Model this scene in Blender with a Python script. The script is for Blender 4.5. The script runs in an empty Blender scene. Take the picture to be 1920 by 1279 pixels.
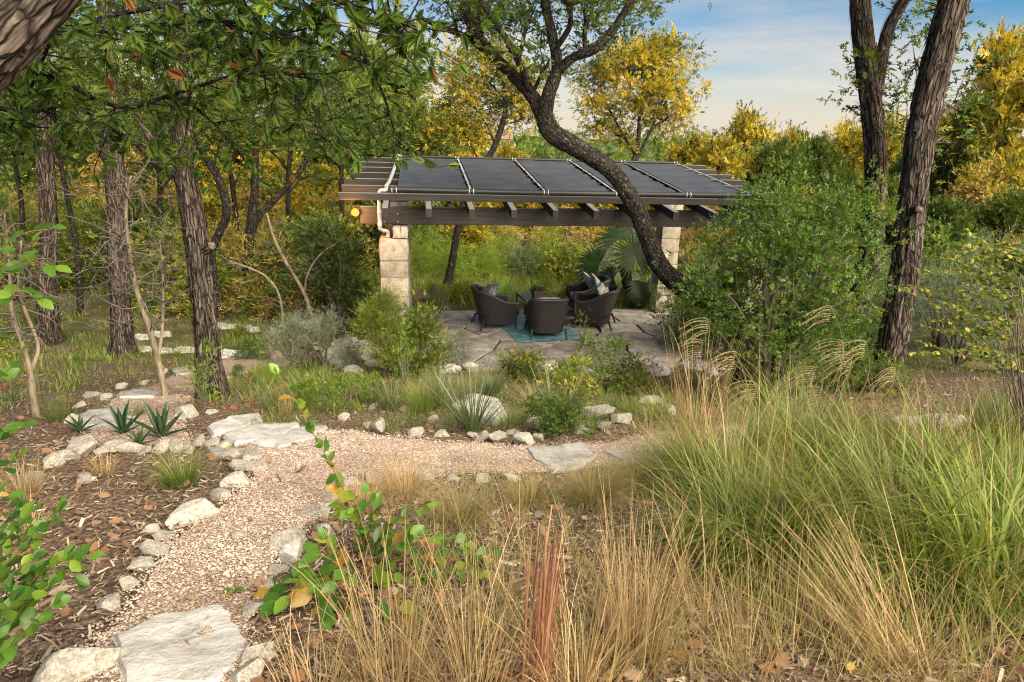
import bpy, bmesh, math, random
import numpy as np
from mathutils import Vector, Matrix

SC = bpy.context.scene
COL = SC.collection
R = math.radians

# ------------------------------------------------------------------ camera
F_PX, PITCH, ROLL, CAM_Z = 1227.8, R(16.93), R(1.62), 4.0
C0 = np.array([0.0, 0.0, CAM_Z])
_F = np.array([0, math.cos(PITCH), -math.sin(PITCH)])
_R0 = np.array([1.0, 0, 0]); _U0 = np.array([0, math.sin(PITCH), math.cos(PITCH)])
_RT = math.cos(ROLL) * _R0 + math.sin(ROLL) * _U0
_UP = math.cos(ROLL) * _U0 - math.sin(ROLL) * _R0
cd = bpy.data.cameras.new('camera'); cam = bpy.data.objects.new('camera', cd); COL.objects.link(cam)
cd.sensor_width = 36.0; cd.lens = 36.0 * F_PX / 1920.0; cd.clip_start = 0.05; cd.clip_end = 6000
M = Matrix.Identity(4)
for i in range(3):
    M[i][0] = _RT[i]; M[i][1] = _UP[i]; M[i][2] = -_F[i]; M[i][3] = C0[i]
cam.matrix_world = M
SC.camera = cam

# ------------------------------------------------------------------ sky and sun
SUN_EL, SUN_AZ = R(38), R(138)          # azimuth of the sun seen from above, clockwise from +Y (behind the camera, to its right)
sun_dir = Vector((math.sin(SUN_AZ) * math.cos(SUN_EL), math.cos(SUN_AZ) * math.cos(SUN_EL), math.sin(SUN_EL)))
SKY_STRENGTH, SUN_STRENGTH, EXPOSURE = 0.047, 5.0, 1.5
w = bpy.data.worlds.new('World'); SC.world = w; w.use_nodes = True
nt = w.node_tree; nt.nodes.clear()
def wn(t, **k):
    n = nt.nodes.new(t)
    for a, b in k.items(): setattr(n, a, b)
    return n
sky = wn('ShaderNodeTexSky', sky_type='NISHITA', sun_disc=False, sun_elevation=SUN_EL, sun_rotation=SUN_AZ, altitude=200, air_density=1.0, dust_density=1.6, ozone_density=1.0)
tc = wn('ShaderNodeTexCoord')
mp = wn('ShaderNodeMapping'); mp.inputs['Scale'].default_value = (1.3, 1.3, 9.0); mp.inputs['Location'].default_value = (3.1, 0.4, 0.2)
nz = wn('ShaderNodeTexNoise'); nz.inputs['Scale'].default_value = 1.7; nz.inputs['Detail'].default_value = 7; nz.inputs['Roughness'].default_value = 0.58
rp = wn('ShaderNodeValToRGB'); rp.color_ramp.elements[0].position = 0.42; rp.color_ramp.elements[1].position = 0.66
sep = wn('ShaderNodeSeparateXYZ')
mr = wn('ShaderNodeMapRange'); mr.inputs['From Min'].default_value = 0.02; mr.inputs['From Max'].default_value = 0.30; mr.inputs['To Min'].default_value = 1.0; mr.inputs['To Max'].default_value = 0.10
mul = wn('ShaderNodeMath', operation='MULTIPLY')
mx = wn('ShaderNodeMixRGB'); mx.inputs['Color2'].default_value = (6.6, 5.9, 5.3, 1)
bg = wn('ShaderNodeBackground'); bg.inputs['Strength'].default_value = SKY_STRENGTH
ow = wn('ShaderNodeOutputWorld')
L = nt.links.new
L(tc.outputs['Generated'], mp.inputs['Vector']); L(mp.outputs['Vector'], nz.inputs['Vector']); L(nz.outputs['Fac'], rp.inputs['Fac'])
L(tc.outputs['Generated'], sep.inputs[0]); L(sep.outputs['Z'], mr.inputs['Value'])
L(rp.outputs['Color'], mul.inputs[0]); L(mr.outputs['Result'], mul.inputs[1]); L(mul.outputs[0], mx.inputs['Fac'])
hsv = wn('ShaderNodeHueSaturation'); hsv.inputs['Saturation'].default_value = 1.65; L(sky.outputs['Color'], hsv.inputs['Color']); L(hsv.outputs['Color'], mx.inputs['Color1']); hz_ = wn('ShaderNodeMapRange'); hz_.inputs['From Min'].default_value = 0.0; hz_.inputs['From Max'].default_value = 0.17; hz_.inputs['To Min'].default_value = 0.72; hz_.inputs['To Max'].default_value = 0.0; hz_.interpolation_type = 'SMOOTHSTEP'
mh = wn('ShaderNodeMixRGB'); mh.inputs['Color2'].default_value = (7.6, 6.5, 5.6, 1)
L(sep.outputs['Z'], hz_.inputs['Value']); L(hz_.outputs['Result'], mh.inputs['Fac']); L(mx.outputs['Color'], mh.inputs['Color1']); L(mh.outputs['Color'], bg.inputs['Color']); L(bg.outputs[0], ow.inputs['Surface'])
sl = bpy.data.lights.new('sun', 'SUN'); sl.energy = SUN_STRENGTH; sl.angle = R(75); sl.color = (1.0, 0.87, 0.66)
so = bpy.data.objects.new('sun', sl); COL.objects.link(so)
so.rotation_euler = (-sun_dir).to_track_quat('-Z', 'Y').to_euler()
vs = SC.view_settings; vs.view_transform = 'Standard'; vs.look = 'None'; vs.gamma = 1.0; vs.exposure = EXPOSURE; vs.use_curve_mapping = False
cy = SC.cycles
cy.use_denoising = True; cy.filter_width = 1.15; cy.max_bounces = 7; cy.diffuse_bounces = 4; cy.glossy_bounces = 2; cy.transmission_bounces = 4; cy.transparent_max_bounces = 4
try: cy.denoiser = 'OPENIMAGEDENOISE'; cy.denoising_input_passes = 'RGB_ALBEDO_NORMAL'
except Exception: pass

# ------------------------------------------------------------------ noise, terrain, pixel helpers
def _hash(i, j, k):
    n = (i * 374761393 + j * 668265263 + k * 2147483647 + 1013904223) & 0xffffffff
    n = ((n ^ (n >> 13)) * 1274126177) & 0xffffffff
    n = ((n ^ (n >> 16)) * 2246822519) & 0xffffffff
    return ((n ^ (n >> 15)) & 0xffffff) / float(0x7fffff) - 1.0
def vnoise(x, y, z):
    x, y, z = np.broadcast_arrays(np.asarray(x, float), np.asarray(y, float), np.asarray(z, float))
    i, j, k = np.floor(x).astype(np.int64), np.floor(y).astype(np.int64), np.floor(z).astype(np.int64)
    u, v, t = x - i, y - j, z - k
    u = u * u * (3 - 2 * u); v = v * v * (3 - 2 * v); t = t * t * (3 - 2 * t)
    o = 0
    for a in (0, 1):
        for b in (0, 1):
            for c in (0, 1):
                o = o + _hash(i + a, j + b, k + c) * (u if a else 1 - u) * (v if b else 1 - v) * (t if c else 1 - t)
    return o
def fbm(x, y, z, o=3):
    s, a = 0, 1.0
    for q in range(o):
        s = s + a * vnoise(np.asarray(x) * 2**q + 17.3 * q, np.asarray(y) * 2**q - 9.1 * q, np.asarray(z) * 2**q + 3.7 * q); a *= .5
    return s
def ss(a, b, t):
    t = np.clip((np.asarray(t, float) - a) / (b - a), 0, 1); return t * t * (3 - 2 * t)

# pergola frame (fitted to the photograph)
PO = np.array([-1.959, 10.757]); PSI = R(8.426); TILT = R(6.38)
PX = np.array([math.cos(PSI), math.sin(PSI)]); PY = np.array([-math.sin(PSI), math.cos(PSI)])
def pw(u, v, z=0.0):
    p = PO + PX * u + PY * v
    return np.array([p[0], p[1], z])
def ploc(x, y):
    dx, dy = np.asarray(x) - PO[0], np.asarray(y) - PO[1]
    return dx * PX[0] + dy * PX[1], dx * PY[0] + dy * PY[1]
def H(x, y):
    x = np.asarray(x, float); y = np.asarray(y, float)
    yb = np.maximum(y, -34)
    z = .22 * np.logaddexp(0, 2.0 * (11.4 - yb)) / 2.0
    z = z - .10 * np.clip(y - 17.5, 0, 45)
    z = z + ss(120, 900, y) * (15 + 9 * vnoise(x * .004, y * .002, 3.3))
    z = z + .11 * np.clip(x - 3.2, 0, 7) * ss(13, 8, y) * ss(-3, 3, y)
    u, v = ploc(x, y)
    pm = ss(0.0, 1.0, u) * ss(8.5, 7.2, u) * ss(-.4, .5, v) * ss(5.6, 4.9, v)
    nz_ = .07 * fbm(x * .45, y * .45, 1.7, 3) + .02 * fbm(x * 2.1, y * 2.1, 5.2, 2) + ss(25, 120, y) * 1.2 * vnoise(x * .02, y * .02, 9)
    return (z + nz_) * (1 - pm) + pm * -.07
def ray(px, py):
    d = _F + _RT * ((px - 960) / F_PX) - _UP * ((py - 639.5) / F_PX)
    return d / np.linalg.norm(d)
_TT = np.geomspace(.9, 130, 420)
def G(px, py, zoff=0.0):
    d = ray(px, py); lo, hi = None, None
    tt = _TT
    for _ in range(2):
        p = C0[:, None] + d[:, None] * tt; below = p[2] < H(p[0], p[1]) + zoff
        if not below.any(): return C0 + d * 60
        k = max(1, int(np.argmax(below))); tt = np.linspace(tt[k - 1], tt[k], 12)
    return C0 + d * tt[1 if k < 1 else min(k, 11)]
def PD(px, py, d):            # the point seen at a pixel that lies d metres ahead of the camera
    r = ray(px, py); return C0 + r * (d / r[1])
def gz(x, y): return float(H(x, y))
def pxm(d, z=1.0):            # metres per pixel at distance d
    return math.hypot(d, CAM_Z - z) / F_PX

# ------------------------------------------------------------------ mesh helpers
class MB:
    def __init__(s): s.V, s.F, s.A, s.n = [], [], {}, 0
    def add(s, V, F, **at):
        V = np.asarray(V, float).reshape(-1, 3)
        for f in (F if isinstance(F, list) else [F]):
            if len(f): s.F.append(np.asarray(f, np.int64) + s.n)
        for k in set(list(at) + list(s.A)):
            a = at.get(k)
            dim = 3 if k == 'bco' else 1
            if k not in s.A: s.A[k] = [np.zeros((s.n, dim))]
            if a is None: a = np.zeros((len(V), dim))
            a = np.asarray(a, float)
            if a.ndim == 0: a = np.full((len(V), 1), float(a))
            s.A[k].append(a.reshape(len(V), dim))
        s.V.append(V); s.n += len(V)
    def mesh(s, name, mats, origin=(0, 0, 0), smooth=True):
        V = np.concatenate(s.V) - np.asarray(origin, float)
        me = bpy.data.meshes.new(name)
        loops = np.concatenate([f.ravel() for f in s.F]).astype(np.int32)
        tot = np.concatenate([np.full(len(f), f.shape[1]) for f in s.F]).astype(np.int32)
        st = np.concatenate([[0], np.cumsum(tot)[:-1]]).astype(np.int32)
        me.vertices.add(len(V)); me.vertices.foreach_set('co', V.ravel())
        me.loops.add(len(loops)); me.loops.foreach_set('vertex_index', loops)
        me.polygons.add(len(tot)); me.polygons.foreach_set('loop_start', st); me.polygons.foreach_set('loop_total', tot)
        me.update(calc_edges=True)
        me.polygons.foreach_set('use_smooth', np.full(len(tot), smooth))
        for k, l in s.A.items():
            d = np.concatenate(l)
            if k == 'bco':
                a = me.attributes.new(k, 'FLOAT_VECTOR', 'POINT'); a.data.foreach_set('vector', d.ravel())
            else:
                a = me.attributes.new(k, 'FLOAT', 'POINT'); a.data.foreach_set('value', d.ravel())
        for m in (mats if isinstance(mats, (list, tuple)) else [mats]): me.materials.append(m)
        return me
def O(name, me, parent=None, loc=None):
    o = bpy.data.objects.new(name, me); COL.objects.link(o)
    if parent is not None: o.parent = parent
    if loc is not None: o.location = tuple(float(c) for c in loc)
    return o
def tag(o, label=None, cat=None, group=None, kind=None):
    if label: o['label'] = label
    if cat: o['category'] = cat
    if group: o['group'] = group
    if kind: o['kind'] = kind
    return o
def thing(name, label, cat, loc=(0, 0, 0), group=None, rz=0):
    o = bpy.data.objects.new(name, None); o.empty_display_size = .1; COL.objects.link(o)
    o.location = tuple(float(c) for c in loc); o.rotation_euler = (0, 0, rz)
    return tag(o, label, cat, group)
def copy_tree(o, parent=None):
    c = o.copy(); COL.objects.link(c); c.parent = parent
    for ch in KIDS.get(o.name, []): copy_tree(ch, c)
    return c
KIDS = {}
def kids(o):
    KIDS[o.name] = list(o.children)
    for c in o.children: kids(c)
def unit(v): return v / np.maximum(np.linalg.norm(v, axis=-1, keepdims=True), 1e-9)
def catmull(P, step):
    P = np.asarray(P, float); n = len(P)
    if n < 3: 
        k = max(2, int(np.linalg.norm(P[1, :3] - P[0, :3]) / step) + 1); t = np.linspace(0, 1, k)[:, None]; return P[0] * (1 - t) + P[1] * t
    Q = np.vstack([2 * P[0] - P[1], P, 2 * P[-1] - P[-2]]); out = []
    for i in range(1, n):
        p0, p1, p2, p3 = Q[i - 1], Q[i], Q[i + 1], Q[i + 2]
        k = max(1, int(np.linalg.norm((p2 - p1)[:3]) / step)); t = np.linspace(0, 1, k, endpoint=False)[:, None]
        out.append(.5 * (2 * p1 + (p2 - p0) * t + (2 * p0 - 5 * p1 + 4 * p2 - p3) * t**2 + (3 * p1 - p0 - 3 * p2 + p3) * t**3))
    out.append(P[-1:]); return np.vstack(out)
def frames(P):
    T = unit(np.gradient(P, axis=0)); N = np.zeros_like(P)
    a = np.array([1.0, 0, 0]) if abs(T[0, 0]) < .8 else np.array([0, 1.0, 0])
    n = a - T[0] * (a @ T[0]); N[0] = n / np.linalg.norm(n)
    for i in range(1, len(P)):
        n = N[i - 1] - T[i] * (N[i - 1] @ T[i]); N[i] = n / max(np.linalg.norm(n), 1e-9)
    return T, N, np.cross(T, N)
def tube(mb, P, r, seg=6, disp=None, cap=True, seed=0.0, tint=0.0):
    P = np.asarray(P, float); r = np.broadcast_to(np.asarray(r, float), (len(P),))
    T, N, B = frames(P)
    a = np.linspace(0, 2 * math.pi, seg, endpoint=False)
    ca, sa = np.cos(a)[None, :], np.sin(a)[None, :]
    s = np.concatenate([[0], np.cumsum(np.linalg.norm(np.diff(P, axis=0), axis=1))])[:, None]
    rr = r[:, None] * np.ones((1, seg))
    if disp: rr = rr + disp(ca, sa, s, r[:, None])
    V = P[:, None] + N[:, None] * (rr * ca)[..., None] + B[:, None] * (rr * sa)[..., None]
    m = len(P); i = np.arange(m - 1)[:, None] * seg; j = np.arange(seg)[None, :]; k = (j + 1) % seg
    F = np.stack([i + j, i + k, i + seg + k, i + seg + j], -1).reshape(-1, 4)
    b = np.stack(np.broadcast_arrays(ca * r[:, None] + seed, sa * r[:, None] + seed * .7, s + seed * 3), -1).reshape(-1, 3)
    V = V.reshape(-1, 3)
    FF = [F]
    if cap:
        V = np.vstack([V, P[-1:] + T[-1:] * r[-1] * .25]); b = np.vstack([b, b[-1:]])
        e = (m - 1) * seg; FF.append(np.stack([np.full(seg, m * seg), e + k[0] * 0 + j[0], e + k[0]], -1)[:, [1, 2, 0]])
    mb.add(V, FF, bco=b, tint=np.full(len(V), tint))
# leaf templates: x along the leaf, y across, z normal
def ovate(wd=.27, fold=.05, curl=-.06):
    V = np.array([(0, 0, 0), (.22, wd * .75, fold), (.55, wd, fold + .01), (.85, wd * .5, fold * .5 + curl * .6), (1, 0, curl),
                  (.85, -wd * .5, fold * .5 + curl * .6), (.55, -wd, fold + .01), (.22, -wd * .75, fold), (.3, 0, 0), (.65, 0, curl * .2)])
    F3 = np.array([(0, 8, 1), (0, 7, 8), (9, 4, 3), (9, 5, 4)]); F4 = np.array([(1, 8, 9, 2), (8, 7, 6, 9)]); F5 = np.array([(2, 9, 3), (9, 6, 5)])
    return V, [np.vstack([F3, F5])[:, ::-1], F4[:, ::-1]]
def diamond(wd=.28):
    V = np.array([(0, 0, 0), (.5, wd, .05), (1, 0, -.03), (.5, -wd, .05)])
    return V, [np.array([(0, 1, 2), (0, 2, 3)])[:, ::-1]]
def oakleaf():
    mid = [0, .14, .30, .52, .74, 1.0]; inn = [.015, .09, .17, .19, .15, 0]
    lobes = [(.21, .27), (.42, .44), (.70, .40), (.90, .22)]
    V = [(x, 0, 0) for x in mid]; F = []
    for sgn in (1, -1):
        o = len(V)
        V += [(x, sgn * y, .01) for x, y in zip(mid, inn)]
        lo = len(V); V += [(x, sgn * y, -.04 * (k % 2) + .03) for k, (x, y) in enumerate(lobes)]
        for i in range(5):
            q = [(i, i + 1, o + i + 1), (i, o + i + 1, o + i)]
            F += q
        for k in range(4): F.append((o + k, o + k + 1, lo + k) if k < 3 else (o + 3, o + 4, lo + 3))
    return np.array(V, float), [np.array(F)]
def multi(items, tmpl):
    """several small leaves arranged into one spray: items = (x,y,z, angle in plane, roll, size)"""
    tv, tf = tmpl; V, Fs = [], [[] for _ in tf]; n = 0
    for (x, y, z, an, ro, sz) in items:
        c, s = math.cos(an), math.sin(an); cr, sr = math.cos(ro), math.sin(ro)
        p = tv * sz; yy = p[:, 1] * cr - p[:, 2] * sr; zz = p[:, 1] * sr + p[:, 2] * cr
        V.append(np.stack([x + p[:, 0] * c - yy * s, y + p[:, 0] * s + yy * c, z + zz], -1))
        for i, f in enumerate(tf): Fs[i].append(f + n)
        n += len(tv)
    return np.vstack(V), [np.vstack(f) for f in Fs]
_r = random.Random(3)
SPRAY = multi([(0, 0, 0, 0, .2, .62), (.45, 0, 0, .1, -.4, .6)] + [(.12 + .16 * i, 0, 0, (1 if i % 2 else -1) * (.75 - .04 * i), _r.uniform(-.9, .9), .46 - .03 * i) for i in range(5)], diamond(.15))
TWIG = multi([(.15 * i, 0, 0, (1 if i % 2 else -1) * _r.uniform(.5, 1.2), _r.uniform(-1, 1), _r.uniform(.36, .5)) for i in range(5)] + [(.7, 0, 0, 0, .3, .45)], diamond(.24))
FEATH = multi([(.13 * i, 0, 0, (1 if i % 2 else -1) * _r.uniform(.3, .8), _r.uniform(-1, 1), _r.uniform(.25, .5)) for i in range(7)], diamond(.075))
OVATE, DIAM, OAK = ovate(), diamond(.3), oakleaf()
def scatter(mb, tmpl, pos, xdir, nrm, size, tint):
    tv, tf = tmpl; n, k = len(pos), len(tv)
    x = unit(xdir); z = unit(nrm - x * np.sum(nrm * x, -1, keepdims=True)); y = np.cross(z, x)
    size = np.broadcast_to(np.asarray(size, float), (n,))[:, None, None]
    V = pos[:, None] + size * (tv[None, :, 0:1] * x[:, None] + tv[None, :, 1:2] * y[:, None] + tv[None, :, 2:3] * z[:, None])
    off = (np.arange(n) * k)[:, None, None]
    mb.add(V.reshape(-1, 3), [(f[None] + off).reshape(-1, f.shape[1]) for f in tf], tint=np.repeat(tint, k))
def rdir(rng, n): return unit(rng.normal(size=(n, 3)))

# ------------------------------------------------------------------ materials
class NT:
    def __init__(s, name):
        s.m = bpy.data.materials.new(name); s.m.use_nodes = True; s.t = s.m.node_tree; s.t.nodes.clear()
        s.out = s.n('ShaderNodeOutputMaterial')
    def n(s, t, **k):
        n = s.t.nodes.new(t)
        for a, b in k.items():
            if a in n.inputs.keys(): 
                if hasattr(b, 'is_output'): s.t.links.new(b, n.inputs[a])
                else: n.inputs[a].default_value = b
            else: setattr(n, a, b)
        return n
    def l(s, a, b): s.t.links.new(a, b)
    def attr(s, name): return s.n('ShaderNodeAttribute', attribute_name=name)
    def ramp(s, fac, stops):
        r = s.n('ShaderNodeValToRGB'); e = r.color_ramp.elements
        while len(e) > 1: e.remove(e[-1])
        for i, (p, c) in enumerate(stops):
            q = e[0] if i == 0 else e.new(p); q.position = p; q.color = tuple(c) + (1,)
        s.l(fac, r.inputs['Fac']); return r.outputs['Color']
    def mapping(s, vec, scale, loc=(0, 0, 0)):
        m = s.n('ShaderNodeMapping'); m.inputs['Scale'].default_value = scale; m.inputs['Location'].default_value = loc; s.l(vec, m.inputs['Vector']); return m.outputs[0]
    def noise(s, vec, scale=1, detail=4, rough=.55, dist=0):
        n = s.n('ShaderNodeTexNoise'); n.inputs['Scale'].default_value = scale; n.inputs['Detail'].default_value = detail; n.inputs['Roughness'].default_value = rough; n.inputs['Distortion'].default_value = dist
        if vec is not None: s.l(vec, n.inputs['Vector'])
        return n.outputs['Fac']
    def mix(s, a, b, fac, mode='MIX'):
        m = s.n('ShaderNodeMixRGB', blend_type=mode)
        for v, k in ((fac, 'Fac'), (a, 'Color1'), (b, 'Color2')):
            if hasattr(v, 'is_output'): s.l(v, m.inputs[k])
            else: m.inputs[k].default_value = v if k == 'Fac' else tuple(v) + (1,)
        return m.outputs[0]
    def math(s, op, a, b=0.0):
        m = s.n('ShaderNodeMath', operation=op)
        for i, v in enumerate((a, b)):
            if hasattr(v, 'is_output'): s.l(v, m.inputs[i])
            else: m.inputs[i].default_value = v
        return m.outputs[0]
    def bump(s, h, strength=.5, dist=.02):
        b = s.n('ShaderNodeBump'); b.inputs['Strength'].default_value = strength; b.inputs['Distance'].default_value = dist; s.l(h, b.inputs['Height']); return b.outputs[0]
    def bsdf(s, col, rough=.7, spec=.3, normal=None, metal=0):
        p = s.n('ShaderNodeBsdfPrincipled')
        if hasattr(col, 'is_output'): s.l(col, p.inputs['Base Color'])
        else: p.inputs['Base Color'].default_value = tuple(col) + (1,)
        if hasattr(rough, 'is_output'): s.l(rough, p.inputs['Roughness'])
        else: p.inputs['Roughness'].default_value = rough
        p.inputs['Specular IOR Level'].default_value = spec; p.inputs['Metallic'].default_value = metal
        if normal is not None: s.l(normal, p.inputs['Normal'])
        return p
    def done(s, sh): s.l(sh.outputs[0], s.out.inputs['Surface']); return s.m
def leafmat(name, stops, trans=.32, rough=.45, tipc=None, spec=.35):
    t = NT(name); fac = t.attr('tint').outputs['Fac']
    oi = t.n('ShaderNodeObjectInfo')
    c = t.ramp(fac, stops)
    if tipc is not None:
        al = t.attr('along').outputs['Fac']
        c = t.mix(c, tipc, t.math('MULTIPLY', t.math('POWER', al, 2.2), .75))
    nv = t.noise(t.n('ShaderNodeTexCoord').outputs['Object'], 9, 3, .7)
    c = t.mix(c, t.ramp(nv, [(.3, (.72, .70, .66)), (.7, (1.2, 1.22, 1.15))]), .8, 'MULTIPLY')
    hs = t.n('ShaderNodeHueSaturation'); t.l(c, hs.inputs['Color'])
    v = t.n('ShaderNodeMapRange'); t.l(oi.outputs['Random'], v.inputs['Value']); v.inputs['To Min'].default_value = .82; v.inputs['To Max'].default_value = 1.18
    t.l(v.outputs[0], hs.inputs['Value'])
    c = hs.outputs[0]
    p = t.bsdf(c, rough, spec)
    tr = t.n('ShaderNodeBsdfTranslucent'); t.l(t.mix(c, (1.25, 1.2, .7), 1.0, 'MULTIPLY'), tr.inputs['Color'])
    ms = t.n('ShaderNodeMixShader'); ms.inputs[0].default_value = trans
    t.l(p.outputs[0], ms.inputs[1]); t.l(tr.outputs[0], ms.inputs[2])
    return t.done(ms)
def barkmat(name, dark, mid, light, sc=(9, 9, 1.6), lichen=None, bs=.9, crack=None):
    t = NT(name); b = t.attr('bco').outputs['Vector']
    n1 = t.noise(t.mapping(b, (sc[0] * 4, sc[1] * 4, sc[2] * 2.2)), 1, 6, .62, .4)
    n2 = t.noise(t.mapping(b, sc), 1, 4, .55, .3)
    h = t.math('ADD', t.math('MULTIPLY', n1, .6), t.math('MULTIPLY', n2, .6))
    c = t.ramp(h, [(.44, dark), (.58, mid), (.74, light)])
    if lichen is not None:
        nl = t.noise(t.mapping(b, (14, 14, 14)), 1, 3, .6)
        c = t.mix(c, lichen, t.ramp(nl, [(.60, (0, 0, 0)), (.70, (.7, .7, .7))]))
    if crack:
        nd = t.n('ShaderNodeTexNoise'); nd.inputs['Scale'].default_value = 6; t.l(b, nd.inputs['Vector'])
        vm = t.n('ShaderNodeVectorMath', operation='MULTIPLY_ADD'); t.l(nd.outputs['Color'], vm.inputs[0]); vm.inputs[1].default_value = (.05, .05, .12); t.l(b, vm.inputs[2])
        vo_ = t.n('ShaderNodeTexVoronoi', feature='DISTANCE_TO_EDGE'); vo_.inputs['Scale'].default_value = 1; t.l(t.mapping(vm.outputs[0], crack), vo_.inputs['Vector'])
        e = t.ramp(vo_.outputs['Distance'], [(.0, (0, 0, 0)), (.16, (1, 1, 1))])
        c = t.mix(dark, c, e); h = t.math('ADD', h, t.math('MULTIPLY', e, .7))
    return t.done(t.bsdf(c, .85, .2, t.bump(h, bs, .03)))
def woodmat(name, dark, light):
    t = NT(name); b = t.attr('bco').outputs['Vector']
    n1 = t.noise(t.mapping(b, (38, 38, 1.3)), 1, 5, .6, .5); n2 = t.noise(t.mapping(b, (3, 3, 1.1)), 1, 3)
    h = t.math('ADD', t.math('MULTIPLY', n1, .65), t.math('MULTIPLY', n2, .4))
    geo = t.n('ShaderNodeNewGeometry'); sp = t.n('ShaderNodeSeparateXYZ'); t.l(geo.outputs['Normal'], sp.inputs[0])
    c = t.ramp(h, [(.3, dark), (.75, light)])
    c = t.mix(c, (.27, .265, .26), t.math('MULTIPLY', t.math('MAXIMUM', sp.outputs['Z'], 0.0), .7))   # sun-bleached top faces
    return t.done(t.bsdf(c, .75, .25, t.bump(n1, .5, .006)))
def stonemat(name, a, b_, c_, sc=1.0, rough=.9, obj=True):
    t = NT(name); tcn = t.n('ShaderNodeTexCoord'); v = tcn.outputs['Object']
    oi = t.n('ShaderNodeObjectInfo'); va = t.n('ShaderNodeVectorMath', operation='ADD')
    t.l(v, va.inputs[0]); cm = t.n('ShaderNodeCombineXYZ'); 
    mm = t.math('MULTIPLY', oi.outputs['Random'], 40.0)
    for i in range(3): t.l(mm, cm.inputs[i])
    t.l(cm.outputs[0], va.inputs[1]); v = va.outputs[0]
    n1 = t.noise(v, 5 * sc, 6, .62, .2); n2 = t.noise(v, 26 * sc, 5, .65); n3 = t.noise(v, 2.2 * sc, 3)
    c = t.ramp(n1, [(.34, a), (.5, b_), (.68, c_)])
    c = t.mix(c, (.09, .085, .075), t.ramp(t.math('ADD', t.math('MULTIPLY', n2, .6), t.math('MULTIPLY', n3, .4)), [(.50, (0, 0, 0)), (.66, (.6, .6, .6))]))
    hv = t.n('ShaderNodeHueSaturation'); t.l(c, hv.inputs['Color'])
    mr_ = t.n('ShaderNodeMapRange'); t.l(oi.outputs['Random'], mr_.inputs['Value']); mr_.inputs['To Min'].default_value = .72; mr_.inputs['To Max'].default_value = 1.18; t.l(mr_.outputs[0], hv.inputs['Value'])
    return t.done(t.bsdf(hv.outputs[0], rough, .25, t.bump(t.math('ADD', n1, t.math('MULTIPLY', n2, .6)), .7, .03 / sc)))
def plain(name, col, rough=.5, spec=.4, metal=0, nscale=0, var=.25):
    t = NT(name)
    if nscale:
        tcn = t.n('ShaderNodeTexCoord'); n = t.noise(tcn.outputs['Object'], nscale, 4)
        c = t.ramp(n, [(.3, [x * (1 - var) for x in col]), (.7, [min(1, x * (1 + var)) for x in col])])
        return t.done(t.bsdf(c, rough, spec, t.bump(n, .2, .01), metal))
    return t.done(t.bsdf(col, rough, spec, None, metal))

MT = {}
MT['juniper_bark'] = barkmat('juniper_bark', (.016, .011, .008), (.078, .059, .046), (.215, .178, .148), (15, 15, 2.2), None, 1.0, (26, 26, 3.2))
MT['oak_bark'] = barkmat('oak_bark', (.008, .006, .005), (.032, .026, .021), (.085, .075, .064), (16, 16, 7), (.20, .20, .175), .9, (30, 30, 13))
MT['sapling_bark'] = barkmat('sapling_bark', (.10, .078, .05), (.19, .15, .10), (.30, .25, .18), (14, 14, 5), None, .4)
MT['twig_bark'] = barkmat('twig_bark', (.05, .04, .03), (.12, .10, .08), (.22, .19, .16), (20, 20, 6), None, .3)
MT['red_twig'] = barkmat('red_twig', (.07, .04, .02), (.16, .09, .045), (.22, .14, .08), (20, 20, 6), None, .3)
G1, G2, G3 = (.022, .046, .010), (.050, .088, .018), (.105, .135, .028)
MT['oak_leaf'] = leafmat('red_oak_leaf', [(0, (.045, .092, .016)), (.45, (.105, .185, .028)), (.80, (.215, .275, .045)), (.93, (.22, .16, .03)), (.955, (.34, .14, .04)), (1, (.40, .14, .05))], .52)
MT['live_oak_leaf'] = leafmat('live_oak_leaf', [(0, (.040, .074, .014)), (.6, (.105, .155, .024)), (1, (.24, .25, .04))], .42)
MT['juniper_leaf'] = leafmat('juniper_leaf', [(0, (.032, .060, .012)), (.5, (.088, .135, .020)), (.85, (.170, .210, .030)), (1, (.27, .27, .04))], .32, .6)
MT['sunglow_leaf'] = leafmat('sunglow_painted_leaf', [(0, (.06, .085, .014)), (.25, (.16, .17, .02)), (.5, (.44, .34, .026)), (.8, (.56, .42, .03)), (1, (.62, .43, .08))], .36, .55)  # glow of low sun on the background trees, painted into the leaf colour
MT['dry_leaf'] = leafmat('dry_leaf', [(0, (.20, .19, .03)), (.35, (.42, .33, .05)), (.7, (.56, .38, .14)), (1, (.62, .42, .25))], .34, .6)
MT['green_shrub'] = leafmat('green_shrub_leaf', [(0, (.038, .088, .014)), (.5, (.095, .180, .026)), (.88, (.180, .270, .042)), (.97, (.24, .22, .05)), (1, (.30, .12, .03))], .38)
MT['bright_shrub'] = leafmat('bright_shrub_leaf', [(0, (.12, .20, .025)), (.5, (.25, .36, .05)), (1, (.44, .48, .09))], .48)
MT['yellow_shrub'] = leafmat('yellow_shrub_leaf', [(0, (.06, .10, .02)), (.5, (.15, .20, .03)), (.8, (.33, .33, .04)), (1, (.50, .44, .05))], .4)
MT['sage'] = leafmat('sage_leaf', [(0, (.10, .135, .085)), (.5, (.19, .225, .155)), (1, (.33, .355, .275))], .22, .7)
MT['vine_leaf'] = leafmat('broad_leaf', [(0, (.045, .120, .016)), (.5, (.095, .205, .026)), (.85, (.19, .29, .035)), (.93, (.26, .24, .035)), (1, (.32, .09, .03))], .42, .32, None, .5)
MT['agave'] = leafmat('agave_leaf', [(0, (.030, .065, .030)), (1, (.065, .115, .05))], .05, .4)
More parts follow.
